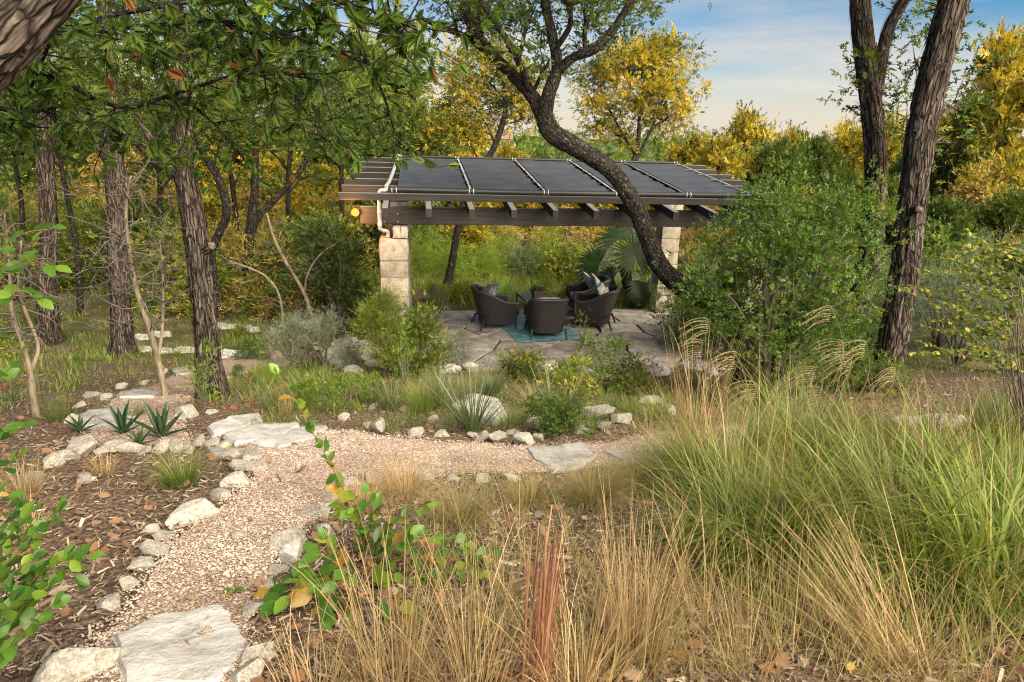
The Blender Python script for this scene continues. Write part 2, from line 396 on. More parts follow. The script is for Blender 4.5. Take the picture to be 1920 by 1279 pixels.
MT['grass_green'] = leafmat('green_grass_blade', [(0, (.048, .105, .014)), (.55, (.110, .200, .026)), (.85, (.22, .27, .05)), (1, (.44, .36, .14))], .38, .5, (.24, .26, .06))
MT['grass_tan'] = leafmat('tan_grass_blade', [(0, (.22, .145, .075)), (.5, (.40, .28, .145)), (1, (.56, .42, .23))], .3, .6)
MT['grass_red'] = leafmat('red_grass_stalk', [(0, (.30, .12, .08)), (.5, (.50, .24, .16)), (1, (.64, .42, .28))], .25, .5)
MT['grass_olive'] = leafmat('olive_grass_blade', [(0, (.13, .115, .025)), (.5, (.26, .21, .065)), (1, (.44, .36, .17))], .35, .6, (.48, .40, .24))
MT['yucca'] = leafmat('yucca_blade', [(0, (.040, .070, .026)), (.6, (.085, .125, .05)), (1, (.17, .19, .085))], .15, .45, (.20, .19, .10))
MT['plume'] = leafmat('plume', [(0, (.46, .35, .19)), (1, (.70, .58, .39))], .4, .7)
MT['flower'] = leafmat('flower', [(0, (.55, .02, .02)), (1, (.75, .06, .10))], .3, .5)
MT['palm'] = leafmat('palm_leaf', [(0, (.018, .042, .010)), (.7, (.050, .090, .020)), (.9, (.16, .18, .04)), (1, (.42, .30, .05))], .25, .4)
MT['litter'] = leafmat('leaf_litter', [(0, (.085, .055, .036)), (.3, (.19, .13, .085)), (.6, (.32, .24, .17)), (.82, (.52, .44, .36)), (.86, (.20, .12, .07)), (.97, (.27, .13, .065)), (1, (.50, .36, .08))], .1, .7)
MT['gravel'] = leafmat('gravel_pebble', [(0, (.15, .10, .072)), (.3, (.31, .222, .168)), (.7, (.47, .36, .29)), (1, (.62, .54, .47))], .0, .8)
MT['limestone'] = stonemat('limestone', (.23, .195, .145), (.39, .36, .30), (.53, .51, .47), 1.5)
MT['white_stone'] = stonemat('white_limestone', (.33, .305, .27), (.47, .45, .415), (.58, .57, .54), 1.2)
MT['block'] = stonemat('pillar_stone', (.25, .20, .14), (.37, .32, .25), (.46, .42, .36), 1.6)
MT['flag'] = stonemat('flagstone', (.20, .165, .14), (.34, .30, .265), (.44, .41, .38), .8, .75)
MT['mortar'] = plain('mortar', (.40, .36, .30), .95, .1, 0, 40)
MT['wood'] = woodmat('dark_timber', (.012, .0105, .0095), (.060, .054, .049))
MT['pvc'] = plain('white_pvc', (.42, .42, .405), .4, .4, 0, 12, .12)
MT['metal'] = plain('black_metal', (.018, .018, .019), .5, .4)
MT['bolt'] = plain('bolt_metal', (.30, .30, .30), .4, .5, .8)
# ------------------------------------------------------------------ ground
def in_poly(x, y, poly):
    x = np.asarray(x); y = np.asarray(y); c = np.zeros(x.shape, bool); n = len(poly)
    for i in range(n):
        x1, y1 = poly[i][0], poly[i][1]; x2, y2 = poly[(i + 1) % n][0], poly[(i + 1) % n][1]
        if y1 == y2: continue
        c ^= ((y1 > y) != (y2 > y)) & (x < (x2 - x1) * (y - y1) / (y2 - y1) + x1)
    return c
def grow_axis(a, b, st, far0, far1):
    ax = list(np.arange(a, b + 1e-6, st))
    s, v = st, b
    while v < far1: s *= 1.22; v += s; ax.append(v)
    s, v, lo = st, a, []
    while v > far0: s *= 1.22; v -= s; lo.append(v)
    return np.array(lo[::-1] + ax)
gx, gy = grow_axis(-9, 9, .11, -2500, 2500), grow_axis(-1, 18, .11, -70, 3000)
X, Y = np.meshgrid(gx, gy); Z = H(X, Y)
mb = MB(); ny, nx = X.shape
i = (np.arange(ny - 1)[:, None] * nx + np.arange(nx - 1)[None, :])
mb.add(np.stack([X, Y, Z], -1).reshape(-1, 3), np.stack([i, i + 1, i + nx + 1, i + nx], -1).reshape(-1, 4))
t = NT('ground_soil'); v = t.n('ShaderNodeTexCoord').outputs['Object']
n1 = t.noise(v, 34, 6, .68); n2 = t.noise(v, 1.1, 4, .6); n3 = t.noise(v, 9, 4, .6)
mul_c = t.ramp(n1, [(.34, (.032, .022, .015)), (.48, (.11, .074, .050)), (.60, (.24, .175, .125)), (.72, (.42, .35, .28))])
grn_c = t.ramp(n1, [(.34, (.022, .028, .009)), (.55, (.070, .078, .020)), (.72, (.16, .145, .055))])
sp = t.n('ShaderNodeSeparateXYZ'); t.l(v, sp.inputs[0])
def mrange(val, a, b, lo=0.0, hi=1.0):
    m = t.n('ShaderNodeMapRange'); t.l(val, m.inputs['Value'])
    for k_, q in zip(('From Min', 'From Max', 'To Min', 'To Max'), (a, b, lo, hi)): m.inputs[k_].default_value = q
    return m.outputs[0]
gfar = mrange(sp.outputs['Y'], 7.5, 12.5)
gf = t.math('MULTIPLY', gfar, t.ramp(n2, [(.38, (.25,) * 3), (.6, (1,) * 3)]))
c = t.mix(mul_c, grn_c, gf)
c = t.mix(c, (.06, .075, .030), mrange(sp.outputs['Y'], 40, 140))
MT['soil'] = t.done(t.bsdf(c, .95, .1, t.bump(t.math('ADD', n1, n3), .8, .03)))
tag(O('ground', mb.mesh('ground', MT['soil'])), kind='structure')

# ---- gravel paths: ribbons between two edge lines picked on the ground
def ribbon(name, A, B, off, mat, step=.09):
    def line(L): return catmull([np.array(G(x, y)[:2].tolist() + [0]) for x, y in L], step)
    a, b = line(A), line(B); n = max(len(a), len(b))
    f = lambda q: np.stack([np.interp(np.linspace(0, 1, n), np.linspace(0, 1, len(q)), q[:, k]) for k in (0, 1)], -1)
    a, b = f(a), f(b)
    jit = .035 * np.stack([vnoise(a[:, 0] * 5, a[:, 1] * 5, 1), vnoise(b[:, 0] * 5, b[:, 1] * 5, 2)], 0)
    d = unit(b - a); a = a + d * jit[0][:, None]; b = b + d * jit[1][:, None]
    m = 14; tt = np.linspace(0, 1, m)[None, :, None]
    Q = a[:, None] * (1 - tt) + b[:, None] * tt
    Z = H(Q[..., 0], Q[..., 1]) + off
    Z[:, 0] -= .05; Z[:, -1] -= .05
    V = np.concatenate([Q, Z[..., None]], -1).reshape(-1, 3)
    i = np.arange(n - 1)[:, None] * m + np.arange(m - 1)[None, :]
    mb = MB(); mb.add(V, np.stack([i, i + 1, i + m + 1, i + m], -1).reshape(-1, 4)[:, ::-1])
    me = mb.mesh(name, mat); me.flip_normals() if me.polygons[0].normal.z < 0 else None
    tag(O(name, me), kind='structure')
    return np.vstack([a, b[::-1]])
t = NT('gravel_bed'); v = t.n('ShaderNodeTexCoord').outputs['Object']
vo = t.n('ShaderNodeTexVoronoi', feature='F1'); vo.inputs['Scale'].default_value = 85; t.l(v, vo.inputs['Vector'])
n2 = t.noise(v, 2.0, 3); n1 = t.noise(v, 120, 3, .7)
sr = t.n('ShaderNodeSeparateColor'); t.l(vo.outputs['Color'], sr.inputs[0])
c = t.ramp(sr.outputs[0], [(0, (.17, .115, .085)), (.4, (.33, .235, .18)), (.8, (.47, .365, .30)), (1, (.62, .54, .47))])
c = t.mix(c, (.16, .12, .085), t.ramp(n2, [(.52, (0,) * 3), (.75, (.55,) * 3)]))
MT['gravel_bed'] = t.done(t.bsdf(c, .9, .15, t.bump(t.math('ADD', t.math('MULTIPLY', vo.outputs['Distance'], -1.0), t.math('MULTIPLY', n1, .4)), .9, .012)))
NEAR_L = [(40, 1330), (150, 1240), (235, 1130), (300, 1035), (360, 985), (425, 935), (470, 890), (490, 850)]
NEAR_R = [(500, 1330), (470, 1240), (480, 1150), (520, 1075), (560, 1010), (625, 955), (700, 905), (780, 880)]
CR_T = [(455, 835), (560, 818), (640, 808), (720, 820), (800, 824), (900, 832), (1000, 838), (1110, 832), (1250, 812), (1420, 790), (1600, 778)]
CR_B = [(480, 905), (590, 912), (690, 905), (780, 898), (860, 893), (930, 890), (1010, 888), (1110, 880), (1250, 862), (1420, 842), (1600, 830)]
WD_L = [(150, 840), (165, 790), (215, 745), (300, 712), (370, 688), (440, 668), (520, 655)]
WD_R = [(390, 840), (345, 800), (350, 760), (385, 735), (430, 712), (480, 698), (550, 688)]
POLY_NEAR = ribbon('gravel_path', NEAR_L, NEAR_R, .016, MT['gravel_bed'])
POLY_CR = ribbon('gravel_path', CR_T, CR_B, .022, MT['gravel_bed'])
POLY_WD = ribbon('gravel_path', WD_L, WD_R, .016, MT['gravel_bed'])

def polar(rng, n, r0, r1, p=.5, a=48):
    r = r0 * (r1 / r0)**(rng.random(n)**p); th = np.radians(rng.uniform(-a, a, n)); return r * np.sin(th), r * np.cos(th)
def on_path(x, y): return in_poly(x, y, POLY_NEAR) | in_poly(x, y, POLY_CR) | in_poly(x, y, POLY_WD)
rng = np.random.default_rng(5)
# loose pebbles on the path
x, y = polar(rng, 300000, 1.5, 10.0, .62); m = on_path(x, y) ; x, y = x[m][:80000], y[m][:80000]
sp_ = rng.normal(size=(2, len(x))) * .025; x = x + sp_[0]; y = y + sp_[1]
oct_ = np.array([(1, 0, 0), (-1, 0, 0), (0, 1, 0), (0, -1, 0), (0, 0, 1)], float)
octF = [np.array([(0, 2, 4), (2, 1, 4), (1, 3, 4), (3, 0, 4)])]
sz = rng.lognormal(-5.35, .38, len(x)) * (1 + .05 * y)
nrm = unit(np.stack([rng.normal(0, .45, len(x)), rng.normal(0, .45, len(x)), np.ones(len(x))], -1))
mb = MB(); scatter(mb, (oct_ * [1, .72, .55], octF), np.stack([x, y, H(x, y) + .022], -1), rdir(rng, len(x)) * [1, 1, .1], nrm, sz, np.clip(rng.random(len(x)) + .38 * fbm(x * 1.7, y * 1.7, 2.0, 3), 0, 1))
tag(O('gravel', mb.mesh('gravel', MT['gravel'], smooth=False)), 'small pinkish gravel covering the garden paths', 'gravel', kind='stuff')
# wood chips, twigs and fallen leaves on the bare ground
x, y = polar(rng, 64000, 1.45, 11.0, .6); m = ~on_path(x, y) | (rng.random(len(x)) < .05); x, y = x[m], y[m]
n = len(x); nrm = unit(np.stack([rng.normal(0, .5, n), rng.normal(0, .5, n), np.ones(n)], -1))
mb = MB()
chip = (np.array([(-.5, -.1, 0), (.5, -.07, .06), (.5, .07, .03), (-.5, .1, .02)]), [np.array([(0, 1, 2, 3)])])
scatter(mb, chip, np.stack([x, y, H(x, y) + rng.uniform(.004, .03, n)], -1), rdir(rng, n) * [1, 1, .3], nrm, rng.lognormal(-3.75, .5, n), rng.random(n) * .84)
n = 1700; x, y = polar(rng, n, 1.45, 12.0, .6); nrm = unit(np.stack([rng.normal(0, .6, n), rng.normal(0, .6, n), np.ones(n)], -1))
m = (~on_path(x, y)) | (rng.random(n) < .13)
x, y, nrm = x[m], y[m], nrm[m]; n = len(x)
scatter(mb, OAK, np.stack([x, y, H(x, y) + rng.uniform(.012, .04, n)], -1), rdir(rng, n) * [1, 1, .3], nrm, rng.uniform(.045, .095, n), np.where(rng.random(n) < .05, .99, rng.uniform(.84, .97, n)))
tag(O('leaf_litter', mb.mesh('leaf_litter', MT['litter'], smooth=False)), 'brown wood chips, twigs and fallen leaves covering the garden soil', 'leaf litter', kind='stuff')
# short woodland grass around the trees and beyond the terrace
def blades(mb, rng, base, n, L, lean0, curl, width, seg=5, az=None, outward=1.0, lvar=.35, tint=None, disc=.1, wob=.25, wpow=.6):
    a = rng.uniform(0, 2 * math.pi, n); rr = disc * np.sqrt(rng.random(n))
    bx, by = base[0] + rr * np.cos(a), base[1] + rr * np.sin(a)
    A = (a + rng.normal(0, .5, n)) if az is None else (az + rng.normal(0, outward, n))
    Ln = L * (1 - lvar * rng.random(n)); th0 = np.abs(rng.normal(0, lean0, n)) + lean0 * .3; th1 = curl * (.3 + 1.1 * rng.random(n))
    tt = np.linspace(0, 1, seg + 1)
    th = th0[:, None] + th1[:, None] * tt[None, :]**1.6
    az_ = A[:, None] + wob * rng.normal(size=(n, 1)) * tt[None, :]
    dl = Ln[:, None] / seg
    dx = np.sin(th) * np.cos(az_) * dl; dy = np.sin(th) * np.sin(az_) * dl; dz = np.cos(th) * dl
    cum = lambda q: np.concatenate([np.zeros((n, 1)), np.cumsum(q[:, :-1], 1)], 1)
    Pn = np.stack([bx[:, None] + cum(dx), by[:, None] + cum(dy), base[2] + cum(dz)], -1)
    tw = A + math.pi / 2 + rng.normal(0, .5, n)
    sd = np.stack([np.cos(tw), np.sin(tw), np.zeros(n)], -1)[:, None]
    wd = (width * rng.uniform(.6, 1.2, n))[:, None] * np.clip(1.02 - tt, .0, 1)[None, :]**wpow
    V = np.stack([Pn - sd * wd[..., None] / 2, Pn + sd * wd[..., None] / 2], 2)
    k = (seg + 1) * 2; o = (np.arange(n) * k)[:, None]; s = (np.arange(seg) * 2)[None]
    Fq = np.stack([o + s, o + s + 1, o + s + 3, o + s + 2], -1).reshape(-1, 4)
    ti = rng.random(n) if tint is None else np.clip(tint + rng.normal(0, .12, n), 0, 1)
    mb.add(V.reshape(-1, 3), Fq, tint=np.repeat(ti, k), along=np.tile(np.repeat(tt, 2), n))
    return Pn
mb = MB(); rng = np.random.default_rng(15)
for q in range(900):
    x, y = rng.uniform(-8.5, -1.6), rng.uniform(7.2, 14.5)
    if on_path(np.array([x]), np.array([y]))[0] or vnoise(x * .8, y * .8, 4.4) < -.15: continue
    blades(mb, rng, (x, y, gz(x, y)), 12, rng.uniform(.12, .3), .5, .9, .010, 2, disc=.16)
for q in range(1500):
    r_, th = rng.uniform(7.5, 22), R(rng.uniform(-44, 44)); x, y = r_ * math.sin(th), r_ * math.cos(th)
    u, v_ = ploc(x, y)
    if (.3 < u < 8 and 0 < v_ < 4.9) or on_path(np.array([x]), np.array([y]))[0]: continue
    if y < 10.5 and x > -1.5: continue
    blades(mb, rng, (x, y, gz(x, y)), 14 if y < 16 else 30, rng.uniform(.08, .2) + (.3 if y > 16 else 0), .4, .7, .007 + .0004 * y, 2, disc=.16 if y < 16 else .3, tint=None if y < 16 else .75)
tag(O('woodland_grass', mb.mesh('woodland_grass', MT['grass_green'])), 'thin short grass growing under the trees and beyond the terrace', 'grass', kind='stuff')

# ------------------------------------------------------------------ flagstone terrace
rng = np.random.default_rng(21); pr = random.Random(21)
outline = [(.45, .75), (1.2, .25), (2.4, .1), (3.6, -.05), (4.8, -.1), (6.2, -.2), (7.6, .1), (7.9, 1.5), (7.9, 4.5), (6.8, 4.58), (5.2, 4.52), (3.0, 4.6), (1.2, 4.56), (.3, 4.6), (.35, 3.0), (.25, 1.8)]
V = [pw(u, v_, -.035) for u, v_ in outline]
bm = bmesh.new(); f = bm.faces.new([bm.verts.new(p) for p in V]); r_ = bmesh.ops.extrude_face_region(bm, geom=[f])
for e in r_['geom']:
    if isinstance(e, bmesh.types.BMVert): e.co.z -= .25
bmesh.ops.recalc_face_normals(bm, faces=bm.faces); me = bpy.data.meshes.new('terrace'); bm.to_mesh(me); bm.free()
t = NT('terrace_joint'); v = t.n('ShaderNodeTexCoord').outputs['Object']; n1 = t.noise(v, 40, 5, .65)
MT['joint'] = t.done(t.bsdf(t.ramp(n1, [(.3, (.022, .017, .013)), (.55, (.055, .042, .031)), (.75, (.11, .085, .062))]), .95, .1, t.bump(n1, .8, .01)))
me.materials.append(MT['joint'])
terrace = tag(O('terrace', me), kind='structure')
def clip(poly, nx_, ny_, d):
    out = []
    for a, b in zip(poly, poly[1:] + poly[:1]):
        da, db = a[0] * nx_ + a[1] * ny_ - d, b[0] * nx_ + b[1] * ny_ - d
        if da <= 0: out.append(a)
        if (da < 0 < db) or (db < 0 < da):
            q = da / (da - db); out.append((a[0] + (b[0] - a[0]) * q, a[1] + (b[1] - a[1]) * q))
    return out
seeds = []
while len(seeds) < 62:
    best = max(((pr.uniform(.3, 7.9), pr.uniform(-.15, 4.6)) for _ in range(14)), key=lambda p: min([math.hypot((p[0] - s[0]) * .8, (p[1] - s[1]) * 1.2) for s in seeds] + [9]) * pr.uniform(.6, 1))
    seeds.append(best)
for k, s in enumerate(seeds):
    poly = [(.2, -.3), (8.0, -.3), (8.0, 4.7), (.2, 4.7)]
    for q in seeds:
        if q is s: continue
        dx, dy = q[0] - s[0], q[1] - s[1]; l = math.hypot(dx, dy)
        if l > 4: continue
        nx_, ny_ = dx / l, dy / l
        poly = clip(poly, nx_, ny_, (nx_ * (q[0] + s[0]) + ny_ * (q[1] + s[1])) / 2 - .026)
        if not poly: break
    # keep the stones inside the outline
    poly = [p for p in poly]
    cx = sum(p[0] for p in poly) / max(1, len(poly)); cy_ = sum(p[1] for p in poly) / max(1, len(poly))
    if len(poly) < 3 or not in_poly(np.array([cx]), np.array([cy_]), outline)[0]: continue
    pts = []
    for a, b in zip(poly, poly[1:] + poly[:1]):
        l = math.hypot(b[0] - a[0], b[1] - a[1])
        if l < .04: continue
        pts.append(a)
        if l > .35:
            q = pr.uniform(.35, .65); j = pr.uniform(-.02, .012); nx_, ny_ = (b[1] - a[1]) / l, -(b[0] - a[0]) / l
            pts.append((a[0] + (b[0] - a[0]) * q + nx_ * j, a[1] + (b[1] - a[1]) * q + ny_ * j))
    if len(pts) < 3: continue
    h = pr.uniform(-.004, .012); n = len(pts); tx, ty = pr.uniform(-.006, .006), pr.uniform(-.006, .006)
    ring = lambda sc, z: [np.array(pw(cx + (p[0] - cx) * sc, cy_ + (p[1] - cy_) * sc, z + tx * (p[0] - cx) + ty * (p[1] - cy_))) for p in pts]
    V = ring(1, -.05) + ring(1, h - .012) + ring(.975, h)
    Fq = [(a_, (a_ + 1) % n, n + (a_ + 1) % n, n + a_) for a_ in range(n)] + [(n + a_, n + (a_ + 1) % n, 2 * n + (a_ + 1) % n, 2 * n + a_) for a_ in range(n)]
    cen = np.array(pw(cx, cy_, 0)); me = bpy.data.meshes.new('flagstone')
    me.from_pydata([tuple(v_ - cen) for v_ in V], [], Fq + [tuple(range(2 * n, 3 * n))]); me.materials.append(MT['flag'])
    O('flagstone', me, terrace, cen)

# ------------------------------------------------------------------ rocks and slabs
def rock_mesh(seed, flat=.7, mat='limestone', cuts=13):
    rg = np.random.default_rng(seed); bm = bmesh.new(); bmesh.ops.create_icosphere(bm, subdivisions=3, radius=1)
    V = np.array([v.co[:] for v in bm.verts]); Fc = np.array([[v.index for v in f.verts] for f in bm.faces]); bm.free()
    for d, o in zip(rdir(rg, cuts), rg.uniform(.36, .74, cuts)):
        e = V @ d - o; V = V - np.clip(e, 0, None)[:, None] * d * .96
    V = V * (1 + .07 * fbm(V[:, 0] * 1.6 + seed, V[:, 1] * 1.6, V[:, 2] * 1.6, 3) + .035 * vnoise(V[:, 0] * 8, V[:, 1] * 8, V[:, 2] * 8 + seed))[:, None]
    V = V / np.abs(V).max(0) * [1, rg.uniform(.6, .85), flat * rg.uniform(.8, 1.1)]
    mb = MB(); mb.add(V, Fc); me = mb.mesh('rock', MT[mat]); me.set_sharp_from_angle(angle=.42); return me
ROCKS = [rock_mesh(40 + k, .62) for k in range(9)]; WROCKS = [rock_mesh(80 + k, .5, 'white_stone') for k in range(5)]
rr = random.Random(9)
def rock(px, py, wpx, label='pale limestone rock edging the gravel path', group='rocks edging the gravel path', white=False, rz=None, sink=.3, sy=1.0, sz=1.0, name='edging_rock', var=None):
    p = G(px, py); dist = np.linalg.norm(p - C0); s = wpx / 2 * dist / F_PX
    pool = WROCKS if white else ROCKS
    o = O(name, pool[var if var is not None else rr.randrange(len(pool))])
    o.scale = (s, s * sy, s * sz * rr.uniform(.9, 1.15)); o.rotation_euler = (rr.uniform(-.2, .2), rr.uniform(-.2, .2), rr.uniform(0, 6.28) if rz is None else rz)
    o.location = (p[0], p[1], gz(p[0], p[1]) + s * sz * .62 * (1 - sink) * .6)
    return tag(o, label, 'rock', group)
for a in [(248, 1098, 36), (266, 1067, 46), (290, 1040, 54), (310, 1010, 36), (286, 996, 28), (415, 934, 44), (446, 908, 56), (482, 886, 42), (452, 881, 46), (472, 866, 50), (434, 860, 32),
          (600, 968, 52), (622, 946, 56), (578, 968, 46), (604, 1000, 46), (520, 1076, 42), (562, 1078, 40), (507, 1108, 48), (497, 1138, 34), (474, 1150, 46), (486, 1235, 60), (468, 1272, 70),
          (690, 803, 26), (780, 816, 40), (830, 818, 34), (905, 824, 38), (935, 826, 42), (884, 820, 26), (985, 830, 48), (1010, 826, 30), (660, 912, 44), (700, 905, 50), (740, 898, 40), (800, 900, 44), (640, 930, 40), (850, 900, 30), (905, 902, 36), (960, 900, 34), (1090, 812, 34), (1130, 805, 40),
          (520, 905, 18), (505, 990, 24), (448, 1010, 34), (455, 1030, 24), (325, 845, 44), (300, 846, 40), (275, 850, 30), (245, 848, 46), (215, 846, 42), (190, 852, 34), (160, 905, 28), (150, 852, 60), (120, 862, 46), (100, 870, 40), (420, 842, 36), (398, 838, 40), (370, 835, 34), (350, 848, 30), (430, 855, 30),
          (165, 903, 26), (60, 915, 40), (355, 780, 40), (395, 778, 26), (335, 790, 36), (175, 745, 30), (150, 765, 26), (200, 748, 24), (140, 790, 30), (228, 728, 22), (270, 720, 20), (310, 700, 18)]:
    rock(*a)
rock(208, 1142, 50, 'tan squarish limestone block at the edge of the gravel path near the big white slab', None, sy=.9, sz=1.1, name='edging_rock', var=2)
rock(368, 972, 104, 'long pale limestone boulder, largest of the rocks lining the gravel path', None, rz=.95, sy=.75, sz=.8, var=4)
rock(540, 1022, 78, 'lumpy grey-white limestone boulder beside the broad-leaved shrub', None, rz=.6, sz=.9, var=1)
rock(548, 1052, 66, 'white weathered limestone boulder beside the lumpy grey one', None, white=True, rz=1.6, sz=1.5, var=2)
rock(712, 812, 46, 'pointed pale pyramid-shaped rock at the upper edge of the gravel', None, sz=1.5, sink=.2, var=5)
rock(150, 1262, 120, 'large cream limestone boulder beside the big white slab', None, rz=.5, sz=.8, var=6)
rock(1765, 797, 100, 'low grey boulder half hidden in the tall grasses under the leaning junipers', None, sz=.4, sink=.8, var=7)
rock(1700, 800, 70, 'small grey boulder half hidden among the tall grasses', None, sz=.6, var=3)
for a in [(925, 690, 56, 1.2), (1040, 697, 60, .8), (1098, 700, 54, .8), (1182, 697, 64, .9), (1236, 703, 70, .7), (1280, 696, 50, 1), (985, 706, 44, .7), (880, 690, 40, .9), (1140, 708, 40, .7), (1330, 700, 50, .8), (845, 700, 44, .9)]:
    rock(a[0], a[1], a[2], 'bright white limestone rock along the near edge of the flagstone terrace', 'white rocks along the terrace edge', True, sz=a[3])
for k in range(44):
    x_, y_ = rr.uniform(590, 790), rr.uniform(640, 705)
    if y_ < 640 + abs(x_ - 690) * .18: continue
    rock(x_, y_, rr.uniform(20, 52), 'white broken limestone rock in the heap beside the young cedar', 'limestone rock heap', rr.random() < .6, sz=1.2, sink=.1)
for a in [(860, 770, 44), (1005, 790, 40), (1225, 760, 54), (1120, 782, 70), (1165, 790, 60), (1070, 800, 44), (960, 815, 30), (645, 785, 30), (700, 765, 26), (810, 790, 34), (760, 770, 30), (1250, 775, 50), (620, 760, 28)]:
    rock(a[0], a[1], a[2], 'weathered limestone rock half buried among the terraced plants', 'rocks among the terraced plants', sz=.8)
def slab(pts, label, th=.07, mat='white_stone', seed=0, tiltz=0.0, group=None):
    rg = random.Random(seed); P = [G(*p) for p in pts]; cen = sum(P) / len(P); ring = []
    for a, b in zip(P, P[1:] + P[:1]):
        for q in (0, .25, .5, .75):
            ring.append(a * (1 - q) + b * q + np.array([rg.uniform(-.014, .014), rg.uniform(-.014, .014), 0]) * (1 if q else .3))
    n = len(ring); z0 = max(gz(p[0], p[1]) for p in ring) + th * .35
    pl = np.polyfit([p[1] for p in ring], [gz(p[0], p[1]) for p in ring], 1)
    zt = lambda p: pl[0] * p[1] + pl[1] + th * .6 + .012 * float(vnoise(p[0] * 6, p[1] * 6, seed))
    V, rings = [], [(1.0, -th * 1.6), (1.01, -.35 * th), (.985, -.02), (.94, 0), (.7, .004), (.4, .0)]
    for sc, dz in rings:
        for p in ring:
            q = cen + (p - cen) * sc; V.append((q[0] - cen[0], q[1] - cen[1], zt(q) + dz + .008 * float(vnoise(q[0] * 17, q[1] * 17, seed + sc))))
    V.append((0, 0, zt(cen)))
    Fs = [(k * n + a, k * n + (a + 1) % n, (k + 1) * n + (a + 1) % n, (k + 1) * n + a) for k in range(len(rings) - 1) for a in range(n)]
    k = len(rings) - 1; Fs += [(k * n + a, k * n + (a + 1) % n, len(V) - 1) for a in range(n)]
    me = bpy.data.meshes.new('slab'); me.from_pydata(V, [], Fs); me.materials.append(MT[mat])
    bm = bmesh.new(); bm.from_mesh(me); bmesh.ops.recalc_face_normals(bm, faces=bm.faces); bm.to_mesh(me); bm.free()
    if me.polygons[len(me.polygons) - 1].normal.z < 0: me.flip_normals()
    me.polygons.foreach_set('use_smooth', [True] * len(me.polygons)); me.set_sharp_from_angle(angle=.7)
    o = O('stone_slab', me, None, (cen[0], cen[1], 0)); return tag(o, label, 'stone slab', group)
slab([(215, 1210), (300, 1165), (415, 1142), (438, 1160), (470, 1210), (440, 1262), (395, 1300), (235, 1310)], 'large flat white limestone slab lying across the gravel path', .06, seed=1)
slab([(985, 845), (1060, 835), (1095, 838), (1120, 862), (1085, 885), (1035, 888), (1000, 868)], 'grey-white stepping slab in the gravel beside the olive feathery grass', .06, seed=2)
slab([(1130, 850), (1180, 838), (1240, 840), (1250, 862), (1170, 872)], 'grey stepping slab half covered by the green grass clump', .05, seed=3)
slab([(388, 808), (430, 790), (488, 783), (492, 795), (440, 812), (400, 822)], 'narrow white limestone step nearest the agaves', .09, seed=4)
slab([(415, 822), (480, 800), (560, 798), (562, 806), (520, 828), (440, 838)], 'long white limestone step between two other steps', .08, seed=5)
slab([(470, 838), (520, 818), (590, 800), (615, 806), (590, 826), (520, 845)], 'pitted white limestone step touching the gravel', .07, seed=6)
slab([(385, 842), (440, 840), (500, 848), (470, 862), (400, 858)], 'low flat limestone step at the corner of the gravel path', .05, 'limestone', seed=7)
slab([(135, 790), (165, 774), (230, 768), (262, 776), (250, 800), (150, 806)], 'broad white limestone slab behind the agaves', .06, seed=8)
slab([(216, 742), (250, 734), (298, 738), (290, 750), (225, 750)], 'white stepping slab on the woodland path behind the broad slab', .06, seed=9)
slab([(320, 694), (350, 690), (360, 702), (330, 708)], 'grey stepping slab at the foot of the juniper with the sawn branch', .06, 'limestone', seed=10)
for k, (x_, y_, w_) in enumerate([(270, 655, 22), (300, 658, 26), (345, 657, 24), (430, 662, 26), (455, 665, 22), (480, 664, 20), (500, 672, 18), (415, 667, 18), (265, 632, 20), (300, 627, 24), (420, 612, 24), (450, 614, 26), (470, 618, 18)]):
    slab([(x_ - w_, y_), (x_ - w_ * .3, y_ - 5), (x_ + w_ * .8, y_ - 3), (x_ + w_, y_ + 4), (x_ - w_ * .2, y_ + 6)], 'small pale stepping stone on the woodland path behind the junipers', .05, seed=20 + k, group='woodland stepping stones')
slab([(850, 758), (890, 748), (935, 758), (950, 785), (930, 800), (880, 790)], 'tilted white limestone slab between the two dark yucca tufts', .14, seed=40)
# ------------------------------------------------------------------ pergola
def board(name, p0, p1, wd, ht, mat, parent, origin, up=(0, 0, 1), bev=.006, seed=0.0):
    """a timber from p0 to p1 (centre line), wd across, ht along up, chamfered edges"""
    p0, p1 = np.asarray(p0, float), np.asarray(p1, float); x = p1 - p0; l = np.linalg.norm(x); x = x / l
    u = np.asarray(up, float); u = u - x * (u @ x); u /= np.linalg.norm(u); s = np.cross(u, x)
    prof = []
    for sy, sz in ((1, 1), (-1, 1), (-1, -1), (1, -1)):
        a = (sy * (wd / 2 - bev), sz * ht / 2); b = (sy * wd / 2, sz * (ht / 2 - bev))
        prof += [b, a] if (sy * sz > 0) else [a, b]
    k = len(prof); V, B = [], []
    for q, inset in ((0, .8), (bev, 1), (l - bev, 1), (l, .8)):
        for a, b in prof:
            aa, bb = (a, b) if inset == 1 else (a - math.copysign(bev, a) * .6, b - math.copysign(bev, b) * .6)
            V.append(p0 + x * q + s * aa + u * bb); B.append((a + seed, b + seed * .37, q + seed * 5.3))
    Fs = [(r_ * k + j, r_ * k + (j + 1) % k, (r_ + 1) * k + (j + 1) % k, (r_ + 1) * k + j) for r_ in range(3) for j in range(k)]
    mb = MB(); mb.add(np.array(V), [np.array(Fs)], bco=np.array(B))
    mb.F += [np.array([list(range(k))[::-1], list(range(3 * k, 4 * k))])]
    me = mb.mesh(name, mat, origin, smooth=False)
    bm = bmesh.new(); bm.from_mesh(me); bmesh.ops.recalc_face_normals(bm, faces=bm.faces); bm.to_mesh(me); bm.free()
    return O(name, me, parent)
PB = pw(0, 0, 0); perg = thing('pergola', 'dark timber pergola with stone pillars standing over the flagstone terrace', 'pergola', PB)
tanT = math.tan(TILT)
zr = lambda v_: 2.93 + tanT * (v_ - .15)          # underside of the rafters
pr = random.Random(4)
